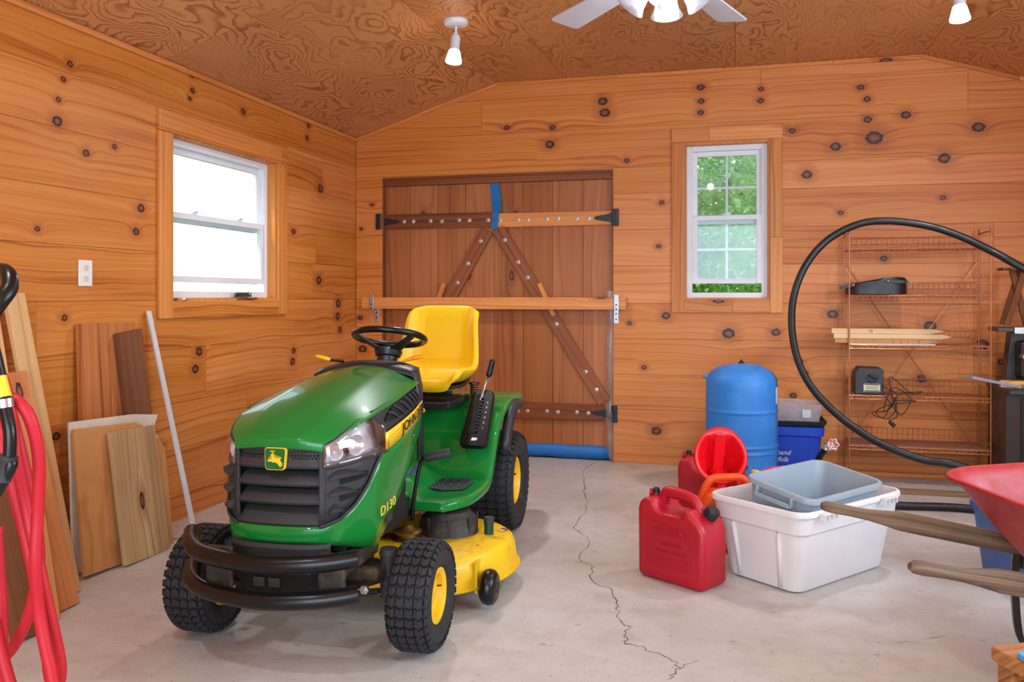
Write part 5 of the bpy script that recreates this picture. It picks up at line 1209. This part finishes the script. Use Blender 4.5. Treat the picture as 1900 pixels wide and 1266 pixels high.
# ------------------------------------------------------------------ wire shelf
M_cop = plastic('copper_wire', (190, 122, 82), .35, .1, metal=.35)
ws = thing('wire_shelf', 'copper coloured wire shelving unit against the back wall', 'shelf', (1.09, 5.96, 0))
SX0, SX1, SY0, SY1 = .685, 1.50, 5.82, 6.09
for x, lab in ((SX0, 0), (SX1, 1)):
    b = tube(nb(), spline([(x, SY0, 0), (x, SY0, .8), (x, SY0, 1.57), (x, SY0+.01, 1.60), (x, SY1-.02, 1.60), (x, SY1, 1.57), (x, SY1, .8), (x, SY1, 0)], 4), .0055, 6); e = obj('end_frame', b, M_cop, ws, world=True, smooth=True)
    for z in (.247, .568):
        k = tube(nb(), [(x, SY0, z+.03), (x, SY1, z+.06)], .003, 5); obj('side_wire', k, M_cop, e, world=True)
b = tube(nb(), [(SX0, SY1+.008, 1.43), (SX1, SY1+.008, .18)], .0035, 5); obj('cross_brace', b, M_cop, ws, world=True)
b = tube(nb(), [(SX1, SY1+.014, 1.43), (SX0, SY1+.014, .18)], .0035, 5); obj('cross_brace', b, M_cop, ws, world=True)
for z in (.247, .568, .889, 1.203, 1.50):
    b = nb(); tube(b, [(SX0, SY0, z), (SX1, SY0, z), (SX1, SY1, z), (SX0, SY1, z)], .005, 6, closed=True); tube(b, [(SX0, SY0-.002, z-.022), (SX1, SY0-.002, z-.022)], .0042, 6)
    sh = obj('shelf_rim', b, M_cop, ws, world=True, kind='stuff')
    for i in range(26):
        x = SX0+.031*(i+.5)*(SX1-SX0)/.806; b = tube(nb(), [(x, SY0-.002, z-.022), (x, SY0, z+.002), (x, SY1, z+.002), (x, SY1+.003, z+.085)], .0022, 4); obj('wire', b, M_cop, sh, world=True)
    b = nb()
    for yy in (SY0+.07, SY0+.14, SY0+.21): tube(b, [(SX0, yy, z), (SX1, yy, z)], .0022, 4)
    tube(b, [(SX0+.02, SY1+.003, z+.085), (SX1-.02, SY1+.003, z+.085)], .003, 5); tube(b, [(SX0+.02, SY1+.003, z+.045), (SX1-.02, SY1+.003, z+.045)], .0018, 4); obj('long_wires', b, M_cop, sh, world=True, kind='stuff')
bd = thing('shelf_board', 'thin brown board lying on the lowest wire shelf', 'board', (1.09, 5.95, .252)); obj('board', box(nb(), (SX0+.008, SY0+.004, .2535), (SX1-.008, SY1-.02, .259)), plastic('brown_board', (132, 88, 68), .5, .1), bd, world=True)
# black leather case with straps
lc = thing('leather_pouch', 'black rounded case with straps and buckles on the wire shelf', 'case', (.86, 5.955, 1.212))
M_lea = plastic('black_leather', (22, 23, 26), .42, .15, bump=.2)
zt_ = [(-.18, .055), (-.15, .072), (-.08, .078), (0, .088), (.06, .108), (.12, .112), (.17, .108), (.185, .1)]
R = []
for fz in (0, .03, .5, .93, 1.0):
    row = []
    for i in range(40):
        a = 2*PI*i/40; x = .183*math.copysign(abs(math.cos(a))**.6, math.cos(a)); y = .095*math.copysign(abs(math.sin(a))**.7, math.sin(a)); k = .97 if fz in (0,) else (.96 if fz == 1 else 1)
        row.append((x*k, y*k, max(.0005, lerpl(zt_)(x)*fz)))
    R.append(row)
b = grid(nb(), R, wrap=True, cap=True); obj('body', b, M_lea, lc, smooth=True, ang=45)
for pts, rv in (([(.055, -.099, .083), (.1, -.101, .082), (.15, -.098, .08), (.178, -.09, .078)], (.06, -.098, .085)), ([(-.145, -.09, .06), (-.18, -.085, .052), (-.23, -.08, .042)], (-.145, -.096, .061))):
    b = nb(); grid(b, [[Vector(p)+Vector((0, 0, -.009)), Vector(p)+Vector((0, 0, .009))] for p in pts]); st = obj('strap', b, M_lea, lc, solid=.004)
    b = lathe(nb(), [(.009, 0), (.009, .003), (.005, .006), (.001, .007)], 12, frame(Vector(rv)-Vector((0, .004, 0)), (1, 0, 0), (0, 0, 1), (0, -1, 0))); obj('rivet', b, M_steel, st, smooth=True)
b = tube(nb(), [(.17, -.097, .09), (.205, -.1, .07), (.20, -.1, .058), (.168, -.097, .073)], .0022, 6, closed=True); obj('wire_buckle', b, M_steel, lc, smooth=True)
# stakes
def stake(lab, x0, x1, y, z, tipl, mat=M_stake, h=.032, d=.036):
    t = thing('wooden_stake', lab, 'stake', ((x0+x1)/2, y, z)); b = nb()
    prism(b, [(x0, z), (x1-tipl, z), (x1, z+h*.5), (x1-tipl*.8, z+h), (x0, z+h)], d, frame((0, y+d/2, 0), (1, 0, 0), (0, 0, 1), (0, -1, 0))); o = obj('stake', b, mat, t, world=True, bevel=.002); return t
zz = .895
fl = thing('metal_strip', 'flat grey metal strip under the wooden stakes on the shelf', 'strip', (.98, 5.84, zz)); obj('strip', box(nb(), (.69, 5.822, zz-.001), (1.19, 5.87, zz+.006)), plastic('strip_grey', (196, 200, 214), .4, .05), fl, world=True)
stake('lowest wooden stake of the stack on the wire shelf', .60, 1.24, 5.85, zz+.0065, .09, M_stud, .026)
s2 = stake('middle wooden stake of the stack on the wire shelf', .592, 1.285, 5.848, zz+.034, .06)
s1 = stake('topmost pale wooden stake of the stack, a number on it', .58, 1.25, 5.85, zz+.067, .09)
text('number', '25', .026, frame((-.10, -.0186, .016), (1, 0, 0), (0, 0, 1), (0, -1, 0)), M_char, s1, .0004)
# charger with tangled cord
ch = thing('battery_charger', 'black box charger with a round dial on the wire shelf', 'charger', (.808, 5.93, .5745))
b = prism(nb(), [(-.085, 0), (.085, 0), (.085, .155), (.075, .165), (-.06, .168), (-.085, .13)], .17, frame((0, .085, .0), (1, 0, 0), (0, 0, 1), (0, -1, 0))); obj('case', b, plastic('charger_black', (48, 52, 58), .5, .15), ch, bevel=.005)
b = lathe(nb(), [(.038, 0), (.038, .004), (.032, .005), (.032, .001), (.001, .001)], 28, frame((.015, -.086, .112), (1, 0, 0), (0, 0, 1), (0, -1, 0))); dl = obj('dial', b, M_blk, ch, smooth=True, ang=40); b = nb(); cbox(b, (.015, -.095, .112), (.05, .02, .014), Matrix.Translation((.015, 0, .112)) @ Matrix.Rotation(.5, 4, 'Y') @ Matrix.Translation((-.015, 0, -.112))); obj('dial_grip', b, M_bump, dl, bevel=.004)
b = prism(nb(), rrect(.098, .05, .003), .001, frame((.015, -.085, .042), (1, 0, 0), (0, 0, 1), (0, -1, 0))); lb = obj('label', b, plastic('label_cream', (218, 210, 180), .5, .04), ch, label='cream label with printed lines')
for zq in (.062, .022):
    b = box(nb(), (-.03, -.0868, zq-.003), (.06, -.0861, zq+.003)); obj('print_line', b, M_blk, lb)
for zq in (.049, .042, .035):
    b = box(nb(), (-.02, -.0866, zq-.0012), (.05, -.0861, zq+.0012)); obj('print_line', b, M_char, lb)
rg = random.Random(11); cp = [Vector((.085, -.02, .06))]
cor = [(1640, 718), (1665, 735), (1640, 765), (1655, 720), (1690, 740), (1668, 770), (1650, 700), (1690, 730), (1710, 727), (1668, 733), (1650, 760), (1617, 766), (1640, 775), (1658, 745), (1700, 745), (1650, 752), (1625, 765), (1645, 778), (1662, 760), (1660, 740), (1640, 730), (1665, 770), (1648, 780)]
cp += [W(u, v, y=5.795+rg.uniform(-.012, .008))-Vector((.808, 5.93, .5745)) for u, v in cor]
b = tube(nb(), spline(cp, 5), .0028, 5); co = obj('cord', b, M_bump, ch, smooth=True)
e = W(1650, 782, y=5.795)-Vector((.808, 5.93, .5745)); b = nb(); cyl(b, e, e+Vector((.03, -.0, -.03)), .010, .013, 10); obj('plug', b, M_bump, co, smooth=True, ang=40)
# lumber on the floor at the foot of the wall
lu = thing('floor_board', 'reddish board lying on the floor under the wire shelf', 'board', (1.15, 6.1, 0)); obj('board', box(nb(), (.62, 6.098, .0005), (1.95, 6.14, .03)), M_trimx, lu, world=True, bevel=.003)
lu = thing('floor_board', 'grey weathered board on the floor in front of the wire shelf', 'board', (1.15, 5.7, 0)); obj('board', box(nb(), (.66, 5.60, .0005), (2.0, 5.70, .018)), pine('floor_grey_board', (178, 150, 116), (150, 120, 88), (110, 84, 60), 'x', rough=.8), lu, world=True, bevel=.003)
# ------------------------------------------------------------------ machine bench at the right
mb = thing('machine_stand', 'dark metal machine cabinet at the right edge by the shelf', 'cabinet', (1.75, 5.78, 0))
M_cab = plastic('cabinet_brown', (58, 50, 46), .35, .12)
b = box(nb(), (1.522, 5.60, .0), (2.0, 5.98, .63)); obj('cabinet', b, M_cab, mb, world=True, bevel=.006)
b = box(nb(), (1.60, 5.592, .03), (1.98, 5.599, .60)); obj('door_panel', b, plastic('cabinet_black', (24, 24, 26), .4, .1), mb, world=True, bevel=.002)
b = box(nb(), (1.515, 5.50, .632), (2.0, 5.98, .655)); obj('table_top', b, plastic('table_dark', (52, 60, 72), .4, .1), mb, world=True, bevel=.003)
b = nb(); prism(b, [(1.585, .656), (1.66, .656), (1.70, .985), (1.62, .985)], .1, frame((0, 5.95, 0), (1, 0, 0), (0, 0, 1), (0, -1, 0))); obj('column', b, M_cab, mb, world=True, bevel=.006)
b = box(nb(), (1.512, 5.72, .986), (2.0, 5.93, 1.012)); am = obj('arm_plate', b, M_cab, mb, world=True, bevel=.003)
b = box(nb(), (1.60, 5.712, .975), (1.66, 5.719, 1.015)); pl = obj('bolted_plate', b, M_steel, am, world=True, bevel=.002); 
b = box(nb(), (1.64, 5.74, .70), (1.95, 5.9, .93)); obj('motor_head', b, plastic('motor_black', (20, 20, 22), .4, .1), mb, world=True, bevel=.02)
b = cyl(nb(), (1.655, 5.735, .84), (1.655, 5.67, .84), .022, n=14); kb = obj('clamp_knob', b, M_steel, mb, world=True, smooth=True, ang=40); b = cyl(nb(), (1.655, 5.70, .80), (1.655, 5.70, .88), .006, n=8); obj('knob_bar', b, M_steel, kb, world=True)
gb = thing('grey_board', 'blue grey painted board lying across the machine table', 'board', (1.40, 5.5, .66)); A, B = Vector((1.285, 5.46, .725)), Vector((1.56, 5.55, .668)); M_, Lq = aim(A, B, (-.3, 1, 0)); b = box(nb(), (-.05, 0, 0), (.05, .016, Lq), M_); obj('board', b, plastic('painted_board', (150, 156, 178), .5, .12), gb, world=True, bevel=.002)
for q, (xx, yy, w_, d_, h_, rz_, lab) in enumerate(((1.63, 5.70, .22, .10, .038, -.15, 'pale wood block lying on the machine table'), (1.68, 5.58, .10, .06, .05, .4, 'short wood offcut on the machine table, rightmost'))):
    t = thing('wood_offcut', lab, 'wood block', (xx, yy, .6555), rz_); obj('block', cbox(nb(), (0, 0, h_/2+.0005), (w_, d_, h_)), M_stake, t, bevel=.002)
t = thing('putty_knife', 'yellow handled scraper lying on the wood blocks', 'scraper', (1.56, 5.56, .70)); b = nb(); prism(b, fillet([(1.50, .692), (1.56, .705), (1.63, .704), (1.64, .69), (1.56, .682)], .008, 3), .02, frame((0, 5.575, .0), (1, 0, 0), (0, 0, 1), (0, -1, 0))); obj('handle', b, plastic('yellow_wood', (232, 176, 96), .4, .05), t, world=True, bevel=.004)
tr_ = thing('wooden_trestle', 'small reddish wooden folding trestle standing on the machine arm', 'trestle', (1.62, 5.85, 1.012))
for (x0, x1, y) in ((1.58, 1.72, 5.80), (1.70, 1.60, 5.83), (1.58, 1.72, 5.90)):
    M_, Lq = aim((x0, y, 1.013), (x1*.5+x0*.5+.03*(1 if x1 > x0 else -1), y, 1.36), (0, 1, 0)); obj('leg', box(nb(), (-.012, -.016, 0.012), (.012, .016, Lq), M_), M_dark, tr_, world=True, bevel=.002)
obj('rail', box(nb(), (1.56, 5.79, 1.36), (1.80, 5.92, 1.375)), M_dark, tr_, world=True, bevel=.002)
# ------------------------------------------------------------------ wheelbarrow
wb_ = thing('wheelbarrow', 'red wheelbarrow with worn wooden handles at the right edge', 'wheelbarrow', (1.2, 3.0, 0))
H1a, H2a = W(1524, 938, z=.50), W(1688, 1051, z=.50); dv = Vector((.955, .295, -.2))
hl = []
for A, conv in ((H1a, -.05), (H2a, .10)):
    d = (Vector((dv.x-conv*.25, dv.y+conv, dv.z))).normalized(); side = d.cross(Vector((0, 0, 1))).normalized(); up_ = side.cross(d)
    R = []
    for f, w_, h_, rd in ((0, .010, .010, 1), (.012, .017, .017, 1), (.04, .0195, .019, 1), (.10, .0175, .0175, 1), (.16, .018, .019, 1), (.21, .020, .024, .6), (.26, .021, .030, .25), (.34, .021, .031, .15), (1.45, .021, .030, .1)):
        c_ = A+d*f; row = []
        for i in range(16):
            a = 2*PI*i/16; e = 1-(1-rd)*.75; row.append(c_+side*w_*math.copysign(abs(math.cos(a))**e, math.cos(a))+up_*h_*math.copysign(abs(math.sin(a))**e, math.sin(a)))
        R.append(row)
    b = grid(nb(), R, wrap=True, cap=True); M_ = frame(A, side, up_, -d)
    # board grain runs along the local z axis
    M_ = frame(A, side, -up_, d) if side.cross(-up_).dot(d) > 0 else frame(A, side, up_, d)
    b.transform((MX[wb_.name] @ (MX[wb_.name].inverted() @ M_)).inverted()); o = obj('handle', b, M_handle, wb_, M=MX[wb_.name].inverted() @ M_, smooth=True, ang=40, label='worn grey wooden handle'); hl.append((A, d, side))
M_tray = plastic('tray_red', (158, 22, 22), .5, .05, dirt=((170, 70, 64), 9, .55, .9))
mid = (H1a+H2a)/2; fw = Vector((dv.x, dv.y, 0)).normalized(); sd = fw.cross(Vector((0, 0, 1)))  # sd points to the camera side
def tp_(f, s, z): p = mid+fw*f+sd*s; return Vector((p.x, p.y, z))
rim = []; n = 48; R = []
def ringw(f0, f1, w, z0, z1, rad):
    pts = rrect(f1-f0, w*2, rad, 8); return [tp_((f0+f1)/2+x, y, z0+(z1-z0)*((x/(f1-f0))+.5)) for x, y in pts]
R = [ringw(.425, 1.40, .362, .604, .66, .15), ringw(.412, 1.41, .374, .612, .668, .16), ringw(.405, 1.415, .38, .606, .66, .165), ringw(.415, 1.40, .372, .600, .655, .16), ringw(.43, 1.38, .355, .594, .645, .15), ringw(.52, 1.25, .29, .45, .44, .15), ringw(.60, 1.12, .24, .355, .33, .14), ringw(.68, 1.02, .18, .338, .31, .12)]
R = R[2:0:-1]+R[0:1]+[[p+Vector((0, 0, .0)) for p in r] for r in R[4:]] if False else [R[3], R[2], R[1], R[0]]+R[4:]
R = [ringw(.418, 1.40, .370, .592, .648, .16), ringw(.405, 1.415, .382, .598, .655, .165), ringw(.408, 1.412, .380, .608, .664, .165), ringw(.425, 1.395, .362, .607, .662, .15), ringw(.445, 1.36, .345, .575, .62, .15), ringw(.53, 1.24, .285, .45, .44, .15), ringw(.60, 1.12, .24, .365, .33, .14), ringw(.68, 1.02, .18, .348, .31, .12)]
b = grid(nb(), R, wrap=True); b.faces.new(list(b.verts)[-36:]); obj('tray', b, M_tray, wb_, world=True, smooth=True, ang=60, solid=.003)
for (A, d, side), sgs in zip(hl, (1, -1)):
    q = lambda f, z: Vector((A.x+d.x*f, A.y+d.y*f, z)); zf = lambda f: A.z+d.z*f-.03
    b = nb(); pts = spline([q(.66, zf(.66)), q(.655, .25), q(.665, .10), q(.69, .035), q(.75, .008), q(.83, .008), q(.93, .03), q(1.02, .12), q(1.09, zf(1.09))], 5); M_ = None
    tube(b, pts, .027, 4, flat=.35, up=Vector((0, 0, 1)).cross(side)); obj('leg', b, M_blk, wb_, world=True, label='black steel strap leg')
    b = tube(nb(), [q(.70, .05), q(.80, .055), q(.98, .09)], .014, 4, flat=.3); obj('leg_brace', b, M_blk, wb_, world=True)
    b = cyl(nb(), q(.68, zf(.68)), q(.68, zf(.68)-.045), .006, n=8); obj('leg_bolt', b, M_grim, wb_, world=True)
b = tube(nb(), [hl[0][0]+hl[0][1]*.72-Vector((0, 0, .14)), hl[1][0]+hl[1][1]*.72-Vector((0, 0, .14))], .014, 4, flat=.35); obj('cross_strap', b, M_blk, wb_, world=True)
wc_ = tp_(1.52, 0, .19); 
b = lathe(nb(), [(.05, -.03), (.12, -.035), (.165, -.045), (.188, -.03), (.19, 0), (.188, .03), (.165, .045), (.12, .035), (.05, .03)], 32, frame(wc_, fw, Vector((0, 0, 1)), fw.cross(Vector((0, 0, 1))))); obj('front_wheel', b, M_rub, wb_, world=True, smooth=True, ang=50)
b = cyl(nb(), wc_-sd*.2, wc_+sd*.2, .01); obj('axle', b, M_blk, wb_, world=True)
# blue box behind the barrow
bx = thing('blue_box', 'dull blue plastic box on the floor behind the wheelbarrow', 'box', (1.23, 4.02, 0), .2)
b = grid(nb(), [[(x, y, z) for x, y in rrect(W_, D_, .03, 4)] for W_, D_, z in ((.35, .26, .0), (.37, .28, .006), (.43, .33, .28), (.45, .35, .285), (.45, .35, .31), (.42, .32, .31), (.36, .27, .012))], wrap=True, cap=True); obj('body', b, plastic('box_blue', (52, 92, 152), .45, .08), bx, smooth=True, ang=35)
# ------------------------------------------------------------------ oak stool, blue foam
so = W(1832, 1197, z=.45); st = thing('wooden_stool', 'low oak step stool at the bottom right corner', 'stool', (so.x+.282, so.y-.025, 0), math.radians(27))
def so_top(): return prism(nb(), fillet([(-.24, -.15), (.24, -.15), (.24, .15), (-.24, .15)], .02, 4), .03, Matrix.Translation((0, 0, .42)))
obj('seat', so_top(), M_oak, st, bevel=.006)
for sx in (-1, 1):
    for sy in (-1, 1): obj('leg', box(nb(), (sx*.205-.021, sy*.117-.021, 0), (sx*.205+.021, sy*.117+.021, .419)), M_stud if False else M_oak, st, bevel=.003)
for sy in (-1, 1): obj('apron', box(nb(), (-.18, sy*.117-.009, .33), (.18, sy*.117+.009, .419)), M_oak, st)
for sx in (-1, 1): obj('apron', box(nb(), (sx*.205-.009, -.094, .33), (sx*.205+.009, .094, .419)), M_oak, st)
fo = W(1886, 1216, z=.451); f_ = thing('blue_pad', 'flat light blue foam pad lying on the oak stool', 'pad', (fo.x+.08, fo.y-.03, .4505), .3); obj('pad', prism(nb(), rrect(.15, .09, .012), .012), plastic('foam_blue', (70, 150, 206), .6, .05), f_, bevel=.002)
# ------------------------------------------------------------------ boards leaning on the left wall
def lean(name, lab, bm_pt, top_pt, w, th, mat, cat='board', outline=None, prof=None, group=None):
    """board standing on its lower end; local z runs up the board, x along the wall, y towards the room"""
    A, B = Vector(bm_pt), Vector(top_pt); z = (B-A).normalized(); x = Vector((0, 1, 0)); x = (x-z*x.dot(z)).normalized(); y = z.cross(x); Ln = (B-A).length
    t = thing(name, lab, cat, A, 0, group); M = Matrix.Translation(-A) @ frame(A, x, y, z)
    if outline: b = prism(nb(), outline(Ln), th, Matrix.Rotation(PI/2, 4, 'X'))
    else: b = box(nb(), (-w/2, -th, 0), (w/2, 0, Ln))
    obj('board', b, mat, t, M=M, bevel=.002); return t, M, Ln
lean('rough_board', 'wide rough sawn board leaning on the wall behind the plywood', (-2.835, 3.375, 0), (-2.892, 3.39, 1.072), .36, .03, M_rough)
lean('dark_board', 'narrow dark brown rough board leaning right of the wide board', (-2.800, 3.60, 0), (-2.853, 3.49, 1.03), .165, .032, M_dark)
M_dry = plastic('drywall_white', (214, 204, 190), .9, .08, scale=12)
lean('drywall_scrap', 'broken white drywall scrap behind the leaning plywood', (-2.732, 3.315, 0), (-2.788, 3.352, .640), .63, .012, M_dry, outline=lambda L_: [(-.30, 0), (.285, 0), (.290, L_-.14), (.280, L_-.15), (.272, L_-.115), (.25, L_-.1), (.242, L_-.075), (.275, L_-.01), (.1, L_+.005), (-.30, L_)])
lean('plywood_scrap', 'square plywood sheet leaning on the left wall', (-2.672, 3.30, 0), (-2.763, 3.335, .612), .60, .018, M_osb, outline=lambda L_: [(-.29, 0), (.285, -.0), (.285, L_-.14), (.19, L_-.045), (.09, L_-.002), (-.29, L_)])
lean('weathered_board', 'grey stained board leaning in front of the plywood sheet', (-2.630, 3.35, 0), (-2.733, 3.372, .585), .30, .02, M_grey)
lean('white_stick', 'long thin white stick leaning on the wall beside the mower', (-2.62, 3.70, 0), (-2.885, 3.69, 1.125), .03, .012, plastic('white_paint', (206, 204, 206), .5, .06), 'stick')
lean('moulding_board', 'tall pale board leaning on the left wall, rightmost of the tall ones', (-2.60, 2.85, 0), (-2.865, 2.835, 1.21), .10, .02, M_pale)
lean('moulding_board', 'tall narrow pale strip leaning just left of the tall pale board', (-2.635, 2.725, 0), (-2.877, 2.735, 1.19), .055, .016, M_pale)
lean('dark_strip', 'thin dark trim strip leaning at the left edge', (-2.64, 2.655, 0), (-2.872, 2.67, 1.15), .05, .016, M_dark)
lean('fence_board', 'orange brown board leaning in front of the tall pale board', (-2.50, 2.71, 0), (-2.74, 2.70, .90), .14, .02, M_rough)
lean('stud_board', 'stud leaning upright under the hose, right of two', (-2.462, 2.60, 0), (-2.592, 2.645, .46), .05, .036, M_stud)
lean('stud_board', 'stud leaning upright under the hose, left of two', (-2.455, 2.53, 0), (-2.605, 2.578, .47), .05, .036, M_stud)
lean('brown_board', 'dark brown board at the far left edge behind the hose', (-2.42, 2.44, 0), (-2.62, 2.50, .5), .09, .03, M_dark)
# ------------------------------------------------------------------ hose hanging on a cart handle
M_hose = plastic('hose_red', (188, 14, 34), .55, .07, bump=.25, bscale=300)
rh = thing('red_hose', 'red rubber hose hanging in loops at the left edge', 'hose', (-1.42, 1.44, 0))
tt = 1.72
def hz(u, v, t=tt): return W(u, v, t=t)
loops = [[(8, 742, 1.66), (28, 742, 1.64), (55, 775, 1.64), (72, 850, 1.66), (70, 950, 1.68), (66, 1040, 1.68), (72, 1130, 1.70), (84, 1200, 1.70), (96, 1255, 1.7), (105, 1330, 1.7), (80, 1390, 1.7), (40, 1330, 1.72), (10, 1240, 1.74), (-10, 1150, 1.76)],
         [(-20, 690, 1.72), (2, 700, 1.72), (18, 760, 1.72), (30, 850, 1.72), (48, 940, 1.74), (70, 1040, 1.74), (90, 1130, 1.74), (108, 1210, 1.75), (112, 1250, 1.75), (104, 1280, 1.75), (92, 1250, 1.76), (86, 1190, 1.76), (70, 1100, 1.77), (48, 1000, 1.77), (28, 920, 1.77), (8, 840, 1.77), (-14, 770, 1.77)],
         [(-8, 680, 1.79), (10, 730, 1.79), (36, 830, 1.79), (56, 920, 1.8), (72, 1020, 1.8), (66, 1090, 1.8), (50, 1150, 1.81), (28, 1195, 1.82), (5, 1222, 1.83), (-30, 1240, 1.84)],
         [(-6, 980, 1.86), (0, 1080, 1.86), (4, 1180, 1.86), (-2, 1260, 1.86), (6, 1330, 1.86)]]
for lp in loops:
    b = tube(nb(), spline([hz(*q) for q in lp], 7), .0122, 10); obj('hose_loop', b, M_hose, rh, world=True, smooth=True)
hn = thing('cart_handle', 'black tube handle with a yellow tag at the left edge', 'handle', (-1.52, 1.40, 0))
pts = [W(-60, 560, t=1.9), W(-20, 515, t=1.8), W(2, 503, t=1.75), W(16, 512, t=1.72), W(17, 535, t=1.70), W(0, 560, t=1.68), W(-30, 600, t=1.67), W(-60, 660, t=1.67)]
lo_ = Vector((pts[-1].x-.25, pts[-1].y-.12, .0)); lo2 = Vector((pts[0].x-.03, pts[0].y, 0))
b = tube(nb(), [lo2]+spline(pts, 6)+[lo_], .0165, 12); obj('tube', b, M_bump, hn, world=True, smooth=True, ang=60)
gn = thing('spray_wand', 'black hose with rubber sleeve and yellow tag at the left edge', 'hose', (-1.45, 1.38, 0))
b = tube(nb(), spline([W(-14, 640, t=1.62), W(-2, 690, t=1.62), W(8, 750, t=1.61), W(18, 800, t=1.6), W(17, 850, t=1.6), W(8, 890, t=1.6), (-1.50, 1.30, .62), (-1.54, 1.28, .3), (-1.54, 1.28, .01)], 6), .0115, 10); wd_ = obj('hose', b, M_bump, gn, world=True, smooth=True)
b = nb(); M_, Lq = aim(W(17, 845, t=1.6), W(4, 892, t=1.6)); lathe(b, [(.0125, 0), (.017, .002), (.017, .008), (.0145, .012), (.0155, Lq)], 14, M_); obj('sleeve', b, M_char, gn, world=True, smooth=True, ang=40)
b = nb(); M_, Lq = aim(W(-2, 700, t=1.615), W(8, 738, t=1.61)); lathe(b, [(.0132, 0), (.0132, Lq)], 14, M_); obj('tag', b, M_ylw, gn, world=True, smooth=True, ang=40, label='yellow tag')
b = nb(); M_, Lq = aim(W(8, 740, t=1.61), W(10, 756, t=1.61)); lathe(b, [(.0155, 0), (.0155, Lq)], 14, M_); obj('clamp', b, M_steel, gn, world=True, smooth=True, ang=40)
